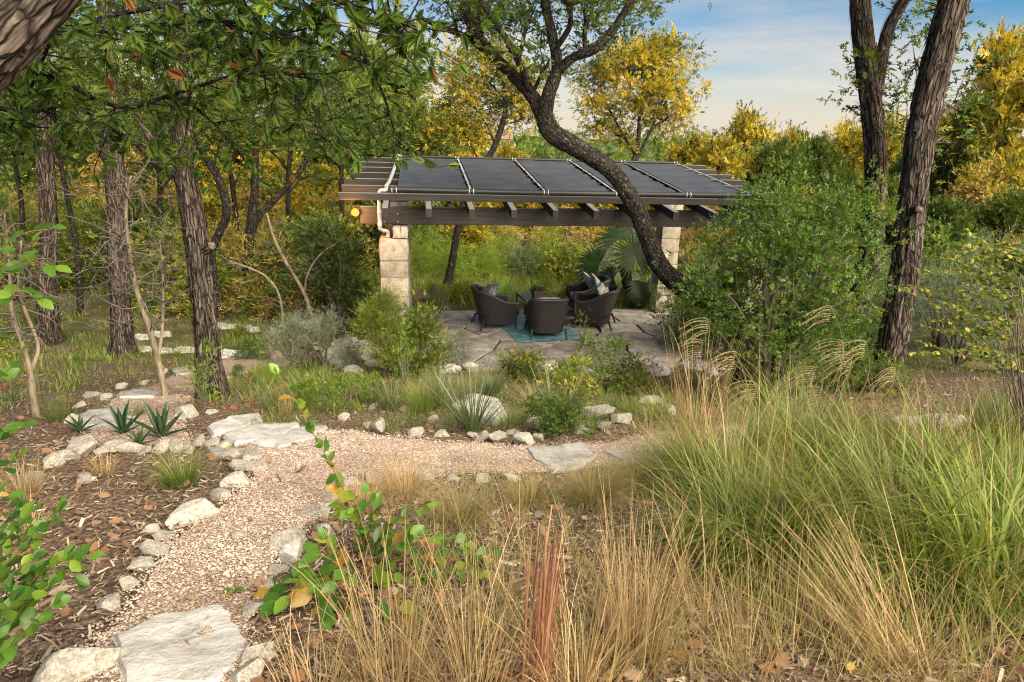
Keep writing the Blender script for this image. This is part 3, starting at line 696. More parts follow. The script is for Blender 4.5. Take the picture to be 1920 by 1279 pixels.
def stone_block(u0, u1, v0, v1, z0, z1, parent, seed):
    g = .007; n = 5; V, Fs = [], []
    a0, a1, b0, b1, c0, c1 = u0 + g, u1 - g, v0 + g, v1 - g, z0 + g, z1 - g
    cen = np.array([(a0 + a1) / 2, (b0 + b1) / 2, (c0 + c1) / 2]); half = np.array([(a1 - a0) / 2, (b1 - b0) / 2, (c1 - c0) / 2]); idx = {}
    def vert(i, j, k):
        if (i, j, k) not in idx:
            t_ = np.array([i, j, k]) / (n - 1) * 2 - 1
            e = np.sort(np.abs(t_))[1]; rnd = 1 - .035 * (e > .99)
            p = cen + half * t_ * rnd; nrm = np.where(np.abs(t_) > .99, np.sign(t_), 0)
            edge = 1 - max(0, e - .4) / .6
            p = p + nrm * [1, 1, .2] * (.004 + .022 * edge * (.5 + .5 * float(vnoise(p[0] * 9 + seed, p[1] * 9, p[2] * 9))) + .006 * float(vnoise(p[0] * 30, p[1] * 30 + seed, p[2] * 30)))
            idx[(i, j, k)] = len(V); V.append(np.array(pw(p[0], p[1], p[2])) - PB)
        return idx[(i, j, k)]
    m = n - 1
    for a in range(m):
        for b in range(m):
            for f in (((0, a, b), (0, a, b + 1), (0, a + 1, b + 1), (0, a + 1, b)), ((m, a, b), (m, a + 1, b), (m, a + 1, b + 1), (m, a, b + 1)),
                      ((a, 0, b), (a + 1, 0, b), (a + 1, 0, b + 1), (a, 0, b + 1)), ((a, m, b), (a, m, b + 1), (a + 1, m, b + 1), (a + 1, m, b)),
                      ((a, b, m), (a + 1, b, m), (a + 1, b + 1, m), (a, b + 1, m)), ((a, b, 0), (a, b + 1, 0), (a + 1, b + 1, 0), (a + 1, b, 0))):
                Fs.append([vert(*q) for q in f])
    me = bpy.data.meshes.new('stone_block'); me.from_pydata([tuple(p) for p in V], [], Fs); me.materials.append(MT['block'])
    me.polygons.foreach_set('use_smooth', [True] * len(me.polygons)); me.set_sharp_from_angle(angle=.9)
    return O('stone_block', me, parent)
def boxpart(name, u0, u1, v0, v1, z0, z1, mat, parent):
    c = [(u, v_, z) for z in (z0, z1) for (u, v_) in ((u0, v0), (u1, v0), (u1, v1), (u0, v1))]
    me = bpy.data.meshes.new(name); me.from_pydata([tuple(np.array(pw(*p)) - PB) for p in c], [], [(3, 2, 1, 0), (4, 5, 6, 7), (0, 1, 5, 4), (1, 2, 6, 5), (2, 3, 7, 6), (3, 0, 4, 7)]); me.materials.append(mat)
    return O(name, me, parent)
def pillar(u0, v0, ztop, shoulder=None, wdt=.47):
    core = boxpart('pillar', u0 + .03, u0 + wdt - .03, v0 + .03, v0 + wdt - .03, -.1, (shoulder or ztop) - .03, MT['mortar'], perg)
    z = -.04; k = 0; top = shoulder or ztop
    while z < top - .05:
        h = pr.choice([.24, .28, .30, .21, .33]); h = min(h, top - z)
        if top - z - h < .12: h = top - z
        q = pr.uniform(.38, .62)
        if k % 4 == 1: stone_block(u0, u0 + wdt * q, v0, v0 + wdt, z, z + h, core, k * 3.1); stone_block(u0 + wdt * q, u0 + wdt, v0, v0 + wdt, z, z + h, core, k * 5.7 + 1)
        else: stone_block(u0, u0 + wdt, v0, v0 + wdt * q, z, z + h, core, k * 4.3 + 2); stone_block(u0, u0 + wdt, v0 + wdt * q, v0 + wdt, z, z + h, core, k * 2.9 + 7)
        z += h; k += 1
    if shoulder:
        stone_block(u0 + wdt * .48, u0 + wdt * .76, v0, v0 + wdt, top, ztop, core, 31); stone_block(u0 + wdt * .76, u0 + wdt, v0, v0 + wdt, top, ztop, core, 37)
pillar(-.27, .02, 2.615, 2.42); pillar(6.20, .02, 2.615)
pillar(-.27, 4.27, 2.98); pillar(6.20, 4.27, 2.98)
W = MT['wood']
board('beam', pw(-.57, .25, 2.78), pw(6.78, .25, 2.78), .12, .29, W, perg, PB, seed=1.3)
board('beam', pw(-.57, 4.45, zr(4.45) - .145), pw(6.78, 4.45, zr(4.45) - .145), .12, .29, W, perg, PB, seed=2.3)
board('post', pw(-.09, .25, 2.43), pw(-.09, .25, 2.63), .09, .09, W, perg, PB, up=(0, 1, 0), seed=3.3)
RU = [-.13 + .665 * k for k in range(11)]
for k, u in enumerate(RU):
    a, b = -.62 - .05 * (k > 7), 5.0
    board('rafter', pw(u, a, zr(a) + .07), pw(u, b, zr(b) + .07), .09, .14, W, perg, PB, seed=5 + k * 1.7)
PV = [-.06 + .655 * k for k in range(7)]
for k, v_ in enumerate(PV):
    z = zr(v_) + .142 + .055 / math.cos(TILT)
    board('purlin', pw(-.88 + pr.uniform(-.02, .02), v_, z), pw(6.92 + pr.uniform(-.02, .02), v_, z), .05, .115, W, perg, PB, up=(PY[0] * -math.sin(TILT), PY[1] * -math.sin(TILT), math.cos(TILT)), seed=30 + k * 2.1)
bp = boxpart('bracket', -.2, .06, .168, .186, 2.66, 2.83, MT['metal'], perg)
for (u, z) in ((-.18, 2.68), (.04, 2.68), (-.18, 2.81), (.04, 2.81)): boxpart('bolt', u - .011, u + .011, .158, .169, z - .011, z + .011, MT['bolt'], bp)

# ------------------------------------------------------------------ black solar heating mats on the roof
W_P, L_P = 1.232, 3.78
zroof = lambda v_: zr(v_) + .142 + .122
def pr_(u, v_, dz=0.0): return pw(u, v_ * math.cos(TILT), zroof(v_ * math.cos(TILT)) + dz)
solar = thing('solar_mat_array', 'black rubber solar water heating mats laid across the pergola roof', 'solar heater', pr_(0, 0))
SB = pr_(0, 0)
t = NT('black_rubber'); v = t.attr('bco').outputs['Vector']; n1 = t.noise(t.mapping(v, (1.2, 1.2, 1.2)), 2, 5, .6); wv = t.n('ShaderNodeTexWave', wave_type='BANDS', bands_direction='X'); wv.inputs['Scale'].default_value = 14; t.l(v, wv.inputs['Vector'])
c = t.ramp(n1, [(.3, (.040, .042, .046)), (.75, (.068, .071, .077))])
MT['rubber'] = t.done(t.bsdf(c, .55, .4, t.bump(t.math('ADD', wv.outputs['Fac'], t.math('MULTIPLY', n1, 2.0)), .25, .006)))
for k in range(5):
    nu, nv = 22, 90; uu = np.linspace(k * W_P + .045, (k + 1) * W_P - .045, nu); vv = np.linspace(-.06, L_P - .03, nv)
    U_, V_ = np.meshgrid(uu, vv)
    ph = ((V_ * math.cos(TILT) - PV[0]) / .655) % 1.0
    sag = -.022 * np.sin(math.pi * ph)**2 + .010 * vnoise(U_ * 2.2 + k * 7, V_ * 3.0, k) + .004 * vnoise(U_ * 6, V_ * 9, k + 3)
    sag += -.018 * np.exp(-((V_ - .42 - .05 * np.sin(U_ * 3 + k)) / .03)**2)
    Pm = np.stack([PO[0] + PX[0] * U_ + PY[0] * V_ * math.cos(TILT), PO[1] + PX[1] * U_ + PY[1] * V_ * math.cos(TILT), zr(V_ * math.cos(TILT)) + .142 + .122 + .028 + sag], -1)
    i = np.arange(nv - 1)[:, None] * nu + np.arange(nu - 1)[None]
    mb = MB(); mb.add(Pm.reshape(-1, 3), np.stack([i, i + 1, i + nu + 1, i + nu], -1).reshape(-1, 4), bco=np.stack([U_, V_, 0 * U_ + k * 5], -1))
    O('panel', mb.mesh('panel', MT['rubber'], SB), solar)
def pipe(name, pts, r, mat, parent, origin, seg=14, step=.04):
    mb = MB(); tube(mb, catmull(pts, step), r, seg); me = mb.mesh(name, mat, origin); return O(name, me, parent)
pipe('header_pipe', [pr_(-.06, -.07, .05), pr_(2.5, -.07, .035), pr_(6.2, -.07, .05)], .042, MT['metal'], solar, SB, step=.3)
pipe('header_pipe', [pr_(.0, L_P, .04), pr_(3, L_P, .04), pr_(6.2, L_P, .04)], .030, MT['metal'], solar, SB, step=.3)
for k in range(6):
    for v_ in (0, L_P):
        for d in (-.035, .035):
            mb = MB(); tube(mb, [pr_(k * W_P + d - .006, v_ - (.07 if v_ < 1 else 0), .042 if v_ < 1 else .04), pr_(k * W_P + d + .006, v_ - (.07 if v_ < 1 else 0), .042 if v_ < 1 else .04)], .047 if v_ < 1 else .035, 14); O('clamp', mb.mesh('clamp', MT['pvc'], SB), solar)
t = NT('weathered_strap'); v = t.attr('bco').outputs['Vector']; n1 = t.noise(t.mapping(v, (3, 3, 3)), 1.4, 3)
MT['strap'] = t.done(t.bsdf(t.ramp(n1, [(.36, (.16, .16, .165)), (.46, (.36, .38, .41)), (.56, (.42, .44, .46)), (.62, (.22, .10, .06))]), .5, .4))
for k in range(1, 6):
    board('strap', pr_(k * W_P, .12, .045), pr_(k * W_P, L_P - .05, .05), .036 if k != 4 else .02, .012, MT['strap'], solar, SB, up=(0, 0, 1), bev=.004, seed=k * 3.7)
    mb = MB(); tube(mb, catmull([pr_(k * W_P + .035, .1, .05), pr_(k * W_P + .05, 1.2, .045), pr_(k * W_P + .035, L_P, .05)], .3), .009, 6); O('cable', mb.mesh('cable', MT['metal'], SB), solar)
pipe('supply_pipe', [pr_(-.02, L_P + .02, .05), pr_(-.03, L_P - .2, .05), pr_(-.06, 2.0, .05), pr_(-.1, .75, .045), pr_(-.14, .25, .04)], .031, MT['pvc'], solar, SB, step=.1)
b0 = pr_(-.06, 0, .02); ex = -.245
pipe('drain_pipe', [pr_(-.14, .25, .04), pr_(-.13, .1, .025), pr_(-.14, .0, .022), pr_(-.2, 0, .022), pr_(ex + .03, 0, .02), pw(ex, 0, zroof(0) - .03), pw(ex, 0, 2.9), pw(ex, .02, 2.62), pw(ex + .02, .05, 2.56), pw(ex + .1, .10, 2.535), pw(ex + .12, .13, 2.50), pw(ex + .12, .14, 2.425)], .03, MT['pvc'], solar, SB, step=.02)
for z in (2.86, 2.66):
    mb = MB(); tube(mb, [pw(ex, .003, z - .03), pw(ex, .003, z + .03)], .036, 14); O('coupling', mb.mesh('coupling', MT['pvc'], SB), solar)

# lit lamp on the end of the beam
LB = pw(-.64, .16, 2.83); lamp = thing('flood_lamp', 'small lit round lamp glowing orange at the end of the pergola beam', 'lamp', LB)
mb = MB(); tube(mb, [pw(-.58, .25, 2.83), pw(-.64, .22, 2.83)], .03, 10); tube(mb, [pw(-.64, .28, 2.83), pw(-.64, .20, 2.83), pw(-.64, .14, 2.83)], [.028, .045, .062], 14, cap=False); O('lamp_housing', mb.mesh('lamp_housing', MT['metal'], LB), lamp)
t = NT('lamp_glow'); em = t.n('ShaderNodeEmission'); em.inputs['Color'].default_value = (1, .30, .05, 1); em.inputs['Strength'].default_value = 1.0
bm = bmesh.new(); bmesh.ops.create_uvsphere(bm, u_segments=16, v_segments=10, radius=.065); me = bpy.data.meshes.new('bulb'); bm.to_mesh(me); bm.free(); me.materials.append(t.done(em))
O('bulb', me, lamp, pw(-.64, .125, 2.83) - LB)
pl_ = bpy.data.lights.new('lamp_light', 'POINT'); pl_.energy = 22; pl_.color = (1, .45, .14); pl_.shadow_soft_size = .06
po = bpy.data.objects.new('lamp_light', pl_); COL.objects.link(po); po.parent = lamp; po.location = tuple(pw(-.70, -.10, 2.83) - LB)

# ------------------------------------------------------------------ terrace furniture
t = NT('wicker'); v = t.attr('bco').outputs['Vector']
w1 = t.n('ShaderNodeTexWave', wave_type='BANDS', bands_direction='Z'); w1.inputs['Scale'].default_value = 26; t.l(v, w1.inputs['Vector'])
w2 = t.n('ShaderNodeTexWave', wave_type='BANDS', bands_direction='X'); w2.inputs['Scale'].default_value = 18; t.l(v, w2.inputs['Vector'])
hh = t.math('MULTIPLY', w1.outputs['Fac'], t.math('ADD', .5, w2.outputs['Fac']))
n1 = t.noise(t.mapping(v, (9, 9, 60)), 1, 3)
MT['wicker'] = t.done(t.bsdf(t.mix(t.ramp(hh, [(.1, (.008, .006, .006)), (.9, (.036, .029, .027))]), (.06, .05, .045), t.math('MULTIPLY', n1, .25)), .5, .4, t.bump(hh, .7, .008)))
MT['wicker_rim'] = plain('wicker_rim', (.042, .037, .036), .45, .45, 0, 60)
MT['cushion'] = plain('grey_cushion', (.30, .285, .28), .9, .15, 0, 30, .12)
def pillowmat(name, c1, c2, sc):
    t = NT(name); v = t.n('ShaderNodeTexCoord').outputs['Object']; n1 = t.noise(v, sc, 4, .6, 1.2); n2 = t.noise(v, 160, 2)
    return t.done(t.bsdf(t.ramp(n1, [(.42, c1), (.58, c2)]), .9, .15, t.bump(n2, .3, .004)))
MT['teal'] = pillowmat('teal_pillow', (.035, .22, .27), (.11, .40, .44), 14); MT['taupe'] = pillowmat('taupe_pillow', (.26, .23, .20), (.38, .35, .32), 10); MT['ivory'] = pillowmat('ivory_pillow', (.46, .42, .36), (.58, .55, .49), 10)
def softbox(name, cx, cy_, cz, hx, hy, hz, mat, p=.32, n=9, bulge=.25):
    V, Fs, idx = [], [], {}
    def vert(i, j, k):
        if (i, j, k) not in idx:
            t_ = np.array([i, j, k]) / (n - 1) * 2 - 1
            q = t_ * np.sqrt(np.maximum(0, 1 - p * ((t_[[1, 2, 0]]**2 + t_[[2, 0, 1]]**2) / 2 - p * t_[[1, 2, 0]]**2 * t_[[2, 0, 1]]**2 / 1.5)))
            q[2] *= 1 + bulge * (1 - t_[0]**2) * (1 - t_[1]**2)
            idx[(i, j, k)] = len(V); V.append((cx + q[0] * hx, cy_ + q[1] * hy, cz + q[2] * hz))
        return idx[(i, j, k)]
    m = n - 1
    for a in range(m):
        for b in range(m):
            for f in (((0, a, b), (0, a, b + 1), (0, a + 1, b + 1), (0, a + 1, b)), ((m, a, b), (m, a + 1, b), (m, a + 1, b + 1), (m, a, b + 1)), ((a, 0, b), (a + 1, 0, b), (a + 1, 0, b + 1), (a, 0, b + 1)),
                      ((a, m, b), (a, m, b + 1), (a + 1, m, b + 1), (a + 1, m, b)), ((a, b, m), (a + 1, b, m), (a + 1, b + 1, m), (a, b + 1, m)), ((a, b, 0), (a, b + 1, 0), (a + 1, b + 1, 0), (a + 1, b, 0))):
                Fs.append([vert(*q) for q in f])
    me = bpy.data.meshes.new(name); me.from_pydata(V, [], Fs); me.materials.append(mat); me.polygons.foreach_set('use_smooth', [True] * len(me.polygons)); return me
def pillow_mesh(mat, s=.23, th=.075, n=13):
    g = np.linspace(-1, 1, n); A, B = np.meshgrid(g, g); hgt = th * (np.clip(1 - A**4, 0, 1) * np.clip(1 - B**4, 0, 1))**.6
    pin = 1 - .10 * (1 - np.abs(A)) * B**2; pin2 = 1 - .10 * (1 - np.abs(B)) * A**2
    mb = MB(); i = np.arange(n - 1)[:, None] * n + np.arange(n - 1)[None]; Fq = np.stack([i, i + 1, i + n + 1, i + n], -1).reshape(-1, 4)
    wr = .006 * vnoise(A * 3, B * 3, 2)
    mb.add(np.stack([A * s * pin2, B * s * pin, hgt + wr * hgt / th + .002], -1).reshape(-1, 3), Fq); mb.add(np.stack([A * s * pin2, B * s * pin, -hgt - .002], -1).reshape(-1, 3), Fq[:, ::-1])
    return mb.mesh('pillow', mat)
def chair_parts():
    hw, hd = .40, .40; P_ = []
    for y_ in np.linspace(hd, -.12, 9): P_.append((-hw, y_))
    for a in np.linspace(180, 270, 9)[1:]: P_.append((-hw + .26 + .26 * math.cos(R(a)), -.14 + .26 * math.sin(R(a))))
    L_ = P_ + [(x_, -.40) for x_ in (-.07, 0, .07)] + [(-x_, y_) for x_, y_ in P_[::-1]]
    L_ = np.array(L_); n = len(L_)
    s = np.abs(np.linspace(-1, 1, n)); back = ss(.15, .62, 1 - s)
    top = .60 + .27 * back; out = unit(np.gradient(L_, axis=0)); nrm = np.stack([out[:, 1], -out[:, 0]], -1)
    nrm = np.where((np.sum(nrm * L_, -1) < 0)[:, None], -nrm, nrm)
    rings = []
    zb = .12
    for q in np.linspace(0, 1, 9):
        z = zb + (top - zb) * q; off = (-.055 + .055 * min(1, q * 1.8))[..., None] if hasattr(q, 'shape') and getattr(q, 'shape', ()) else (-.055 + .055 * min(1, q * 1.8))
        lean = back * .16 * max(0, q - .25)**1.1
        xy = L_ + nrm * off; xy = xy + np.stack([np.sign(L_[:, 0]) * .02 * q, -lean], -1)
        rings.append(np.concatenate([xy, np.broadcast_to(z, (n,))[:, None]], -1))
    for q in (1, .75, .5, .3):
        z = zb + (top - zb) * q; lean = back * .16 * max(0, q - .25)**1.1
        xy = L_ - nrm * .055 + np.stack([np.sign(L_[:, 0]) * .02 * q, -lean], -1)
        rings.append(np.concatenate([xy, np.broadcast_to(z, (n,))[:, None]], -1))
    V = np.array(rings); m = len(rings); i = np.arange(m - 1)[:, None] * n + np.arange(n - 1)[None]
    arc = np.concatenate([[0], np.cumsum(np.linalg.norm(np.diff(L_, axis=0), axis=1))])
    B = np.stack(np.broadcast_arrays(arc[None], np.zeros((m, 1)), V[..., 2]), -1)
    mb = MB(); mb.add(V.reshape(-1, 3), np.stack([i, i + 1, i + n + 1, i + n], -1).reshape(-1, 4), bco=B.reshape(-1, 3))
    e0 = np.array([r_[0] for r_ in rings]); e1 = np.array([r_[-1] for r_ in rings])
    for e, fl in ((e0, 1), (e1, -1)):
        k = len(e); f = np.array([[a, a + 1, k - 2 - a, k - 1 - a] for a in range(4)]); mb.add(e, f[:, ::fl], bco=e)
    fr = np.array([(-.36, .385, .15), (.36, .385, .15), (.37, .40, .34), (-.37, .40, .34)]); mb.add(fr, np.array([(0, 1, 2, 3)]), bco=fr)
    bt = np.array([(-.34, .38, .16), (.34, .38, .16), (.33, -.33, .16), (-.33, -.33, .16)]); mb.add(bt, np.array([(3, 2, 1, 0)]), bco=bt)
    st = np.array([(-.37, .40, .33), (.37, .40, .33), (.37, -.36, .33), (-.37, -.36, .33)]); mb.add(st, np.array([(0, 1, 2, 3)]), bco=st)
    shell = mb.mesh('wicker_shell', MT['wicker'])
    rim = (rings[8] + rings[9]) / 2; mb = MB(); rp_ = np.vstack([rim[:1] - [0, 0, .25], rim[:1] - [0, 0, .04], rim, rim[-1:] - [0, 0, .04], rim[-1:] - [0, 0, .25]]); tube(mb, rp_, .038, 10); rimm = mb.mesh('arm_rail', MT['wicker_rim'])
    legs = []
    for sx, sy in ((-1, 1), (1, 1), (-1, -1), (1, -1)):
        mb = MB(); tube(mb, [(sx * .385, sy * .39 - (.06 if sy < 0 else 0), 0), (sx * .36, sy * .36, .22)], [.018, .026], 8, cap=False); legs.append(mb.mesh('leg', MT['metal']))
    return shell, rimm, legs, softbox('seat_cushion', 0, .03, .405, .33, .36, .075, MT['cushion']), softbox('back_cushion', 0, 0, 0, .28, .22, .06, MT['cushion'], bulge=.25)
CP = chair_parts()
def armchair(px, py, face, label):
    p = G(px, py); o = thing('wicker_armchair', label, 'armchair', (p[0], p[1], .012), 'wicker armchairs around the coffee table', face)
    O('wicker_shell', CP[0], o); O('arm_rail', CP[1], o)
    for l in CP[2]: O('leg', l, o)
    O('seat_cushion', CP[3], o); b = O('back_cushion', CP[4], o, (0, -.235, .66)); b.rotation_euler = (R(76), 0, 0)
    return o
PSH = {k: pillow_mesh(MT[k]) for k in ('teal', 'taupe', 'ivory')}
def pillow(ch, dx, dy, dz, mat, label, rx=68, rz=0, ry=0, s=1):
    o = O('throw_pillow', PSH[mat]); o.matrix_world = Matrix.Translation(ch.location) @ Matrix.Rotation(ch.rotation_euler.z, 4, 'Z') @ Matrix.Translation((dx, dy, dz)) @ Matrix.Rotation(R(rz), 4, 'Z') @ Matrix.Rotation(R(rx), 4, 'X') @ Matrix.Rotation(R(ry), 4, 'Z') @ Matrix.Scale(s, 4)
    return tag(o, label, 'pillow', None)
ch1 = armchair(928, 618, R(-72), 'wicker armchair with one teal pillow and its back towards the stone pillar with the pipe')
ch2 = armchair(1022, 634, R(8), 'wicker armchair seen from behind standing on the edge of the blue rug')
ch3 = armchair(1113, 616, R(76), 'wicker armchair holding a teal and a taupe pillow on the palm side')
ch4 = armchair(1098, 593, R(98), 'wicker armchair with ivory and taupe pillows behind another armchair')
pillow(ch1, -.08, -.10, .74, 'teal', 'teal patterned pillow in the armchair near the pillar with the pipe', 62, 8, 14)
pillow(ch1, .14, -.19, .76, 'taupe', 'taupe pillow leaning behind the teal one near the pillar with the pipe', 70, -6, 4)
pillow(ch3, .10, -.10, .72, 'teal', 'teal patterned pillow in the armchair on the palm side', 60, 5, 20, .95)
pillow(ch3, -.12, -.17, .76, 'taupe', 'taupe pillow beside the teal one on the palm side', 68, -8, 6)
pillow(ch4, .12, -.09, .74, 'ivory', 'ivory pillow in the armchair behind another armchair', 60, 6, 16)
pillow(ch4, -.12, -.17, .76, 'taupe', 'taupe pillow beside the ivory one', 68, -4, 5)
# coffee table
tp = G(1003, 598); T0 = np.array([tp[0], tp[1], .016]); tb = thing('coffee_table', 'dark metal coffee table with a slatted top on the blue rug', 'table', T0, None, R(14))
MT['table'] = plain('table_slat', (.16, .15, .145), .45, .4, 0, 20)
def lb(name, c, s, mat, parent, bev=.005):
    me = bpy.data.meshes.new(name); bm = bmesh.new(); bmesh.ops.create_cube(bm, size=1); bmesh.ops.scale(bm, vec=s, verts=bm.verts); bmesh.ops.bevel(bm, geom=bm.edges[:], offset=bev, segments=1, affect='EDGES'); bmesh.ops.translate(bm, vec=c, verts=bm.verts); bm.to_mesh(me); bm.free(); me.materials.append(mat); return O(name, me, parent)
for k in range(8): lb('slat', (-.28 + k * .08, 0, .43), (.055, 1.05, .018), MT['table'], tb)
for sx in (-1, 1):
    lb('rail', (sx * .33, 0, .425), (.03, 1.1, .04), MT['metal'], tb); lb('rail', (0, sx * .535, .405), (.62, .03, .03), MT['metal'], tb)
    for sy in (-1, 1): lb('leg', (sx * .33, sy * .53, .205), (.035, .035, .41), MT['metal'], tb)
pp = T0 + np.array([.02, -.12, .44]); pot = thing('planter', 'square dark clay planter with a succulent on the coffee table', 'planter', pp, None, R(20))
MT['clay'] = plain('dark_clay', (.085, .065, .050), .8, .2, 0, 25)
bm = bmesh.new(); prof = [(.085, 0), (.115, .17), (.128, .17), (.128, .215), (.112, .215), (.108, .17)]; vs_ = [[bm.verts.new((sx * a, sy * a, z)) for sx, sy in ((1, 1), (-1, 1), (-1, -1), (1, -1))] for a, z in prof]
for a, b in zip(vs_, vs_[1:]):
    for j in range(4): bm.faces.new((a[j], a[(j + 1) % 4], b[(j + 1) % 4], b[j]))
bm.faces.new(vs_[-1]); bm.faces.new(vs_[0][::-1]); bmesh.ops.recalc_face_normals(bm, faces=bm.faces); me = bpy.data.meshes.new('pot'); bm.to_mesh(me); bm.free(); me.materials.append(MT['clay']); O('pot', me, pot)
rng = np.random.default_rng(8); n = 150; mb = MB(); pos = np.stack([rng.normal(0, .055, n), rng.normal(0, .055, n), rng.uniform(.19, .27, n)], -1); dd = unit(pos * [1, 1, 0] * 9 + np.stack([rng.normal(0, .4, n), rng.normal(0, .4, n), np.full(n, .9)], -1))
scatter(mb, ovate(.2, .06, .05), pos, dd, rdir(rng, n), rng.uniform(.05, .10, n), rng.random(n) * .4); O('succulent', mb.mesh('succulent', MT['sage']), pot)
# rug
t = NT('rug_weave'); v = t.n('ShaderNodeTexCoord').outputs['Object']; n1 = t.noise(t.mapping(v, (1.2, 14, 1)), 2.0, 5, .7, .4); n2 = t.noise(v, 3, 3); n3 = t.noise(v, 220, 2)
c = t.ramp(t.math('ADD', t.math('MULTIPLY', n1, .7), t.math('MULTIPLY', n2, .3)), [(.38, (.03, .075, .10)), (.46, (.07, .17, .205)), (.54, (.15, .27, .30)), (.62, (.38, .43, .42))])
MT['rug'] = t.done(t.bsdf(c, .95, .1, t.bump(n3, .4, .004)))
a, b = G(971, 650), G(1094, 647); e = unit((b - a)[:2]); f_ = np.array([-e[1], e[0]]); rot = R(7); f_ = np.array([f_[0] * math.cos(rot) - f_[1] * math.sin(rot), f_[0] * math.sin(rot) + f_[1] * math.cos(rot)])
e = np.array([f_[1], -f_[0]]); c_ = a[:2] + e * .72 + f_ * .95
bm = bmesh.new(); bmesh.ops.create_cube(bm, size=1); bmesh.ops.scale(bm, vec=(1.45, 1.95, .008), verts=bm.verts); me = bpy.data.meshes.new('rug'); bm.to_mesh(me); bm.free(); me.materials.append(MT['rug'])
tag(O('area_rug', me, None, (c_[0], c_[1], .020)), 'worn teal and blue striped rug under the coffee table', 'rug').rotation_euler = (0, 0, math.atan2(e[1], e[0]))
# ------------------------------------------------------------------ trees
def jun_disp(ca, sa, s, r):
    a = .16 * r * vnoise(ca * 1.5 + 3, sa * 1.5, s * .45)
    sw = .5 * vnoise(s * .8, 3.3, 1.1)
    c2, s2 = ca * np.cos(sw) - sa * np.sin(sw), ca * np.sin(sw) + sa * np.cos(sw)
    rid = 1 - np.abs(vnoise(c2 * 6.0, s2 * 6.0 + 9, s * 1.1)) * 2
    rid2 = 1 - np.abs(vnoise(c2 * 11, s2 * 11 + 4, s * 3.2 + 7)) * 2
    rid3 = vnoise(c2 * 16, s2 * 16, s * 9)
    return a + r * (.12 * rid + .09 * rid2 + .05 * rid3)
def oak_disp(ca, sa, s, r):
    return r * (.10 * vnoise(ca * 1.8, sa * 1.8, s * 1.2) + .07 * (1 - 2 * np.abs(vnoise(ca * 5, sa * 5, s * 7))) + .05 * vnoise(ca * 9, sa * 9, s * 16))
def prad(p, wpx):             # radius of a trunk that shows wpx pixels wide at p
    d = np.asarray(p) - C0; Zc = float(d @ _F); lx = float(d @ _RT)
    return wpx / 2 * Zc / F_PX * Zc / math.hypot(Zc, lx) / 1.22
def trunk(mb, pts, rad, seg=44, step=.045, disp=jun_disp, seed=0.0, flare=0.0):
    """pts: world points, rad: radius at each"""
    Q = catmull(np.concatenate([np.asarray(pts, float), np.asarray(rad, float)[:, None]], 1), step)
    P, r = Q[:, :3], np.maximum(Q[:, 3], .004)
    if flare:
        l = np.concatenate([[0], np.cumsum(np.linalg.norm(np.diff(P, axis=0), axis=1))]); r = r * (1 + flare * np.exp(-l / .25))
    d = (lambda ca, sa, s, rr_: disp(ca, sa, s + seed, rr_)) if disp else None
    tube(mb, P, r, seg, d, True, seed)
    return P, r
def strips(mb, rng, P, r, n):
    """loose shreds of bark hanging off a juniper trunk"""
    T, N, B = frames(P)
    for q in range(n):
        i0 = rng.integers(2, max(3, len(P) - 14)); k = rng.integers(5, 12); a = rng.uniform(0, 6.28); w_ = rng.uniform(.004, .013)
        idx = np.arange(i0, min(i0 + k, len(P))); lift = np.linspace(.0, rng.uniform(.004, .045), len(idx))[::rng.choice([-1, 1])]
        rad = N[idx] * math.cos(a) + B[idx] * math.sin(a); tan = -N[idx] * math.sin(a) + B[idx] * math.cos(a)
        c_ = P[idx] + rad * (r[idx] * 1.06 + lift)[:, None]
        wv_ = w_ * np.sin(np.linspace(.25, 3.0, len(idx)))[:, None]
        V = np.stack([c_ - tan * wv_, c_ + tan * wv_], 1).reshape(-1, 3); m = len(idx)
        mb.add(V, np.array([[2 * j, 2 * j + 1, 2 * j + 3, 2 * j + 2] for j in range(m - 1)]), bco=np.stack([np.full(2 * m, r[i0] * math.cos(a) + q), np.full(2 * m, r[i0] * math.sin(a)), np.repeat(np.arange(m) * .05, 2)], -1))
def limb(mb, rng, a, b, r0, r1, sag=.0, wob=.12, seg=6, n=7):
    a, b = np.asarray(a, float), np.asarray(b, float); l = np.linalg.norm(b - a); t_ = np.linspace(0, 1, n)[:, None]
    P = a * (1 - t_) + b * t_ + np.sin(t_ * math.pi) * np.array([0, 0, sag * l]) + np.cumsum(rng.normal(0, wob * l / n, (n, 3)), 0) * np.sin(t_ * math.pi)**.5 * .9
    tube(mb, P, np.linspace(r0, r1, n), seg, None, True, rng.uniform(0, 9)); return P
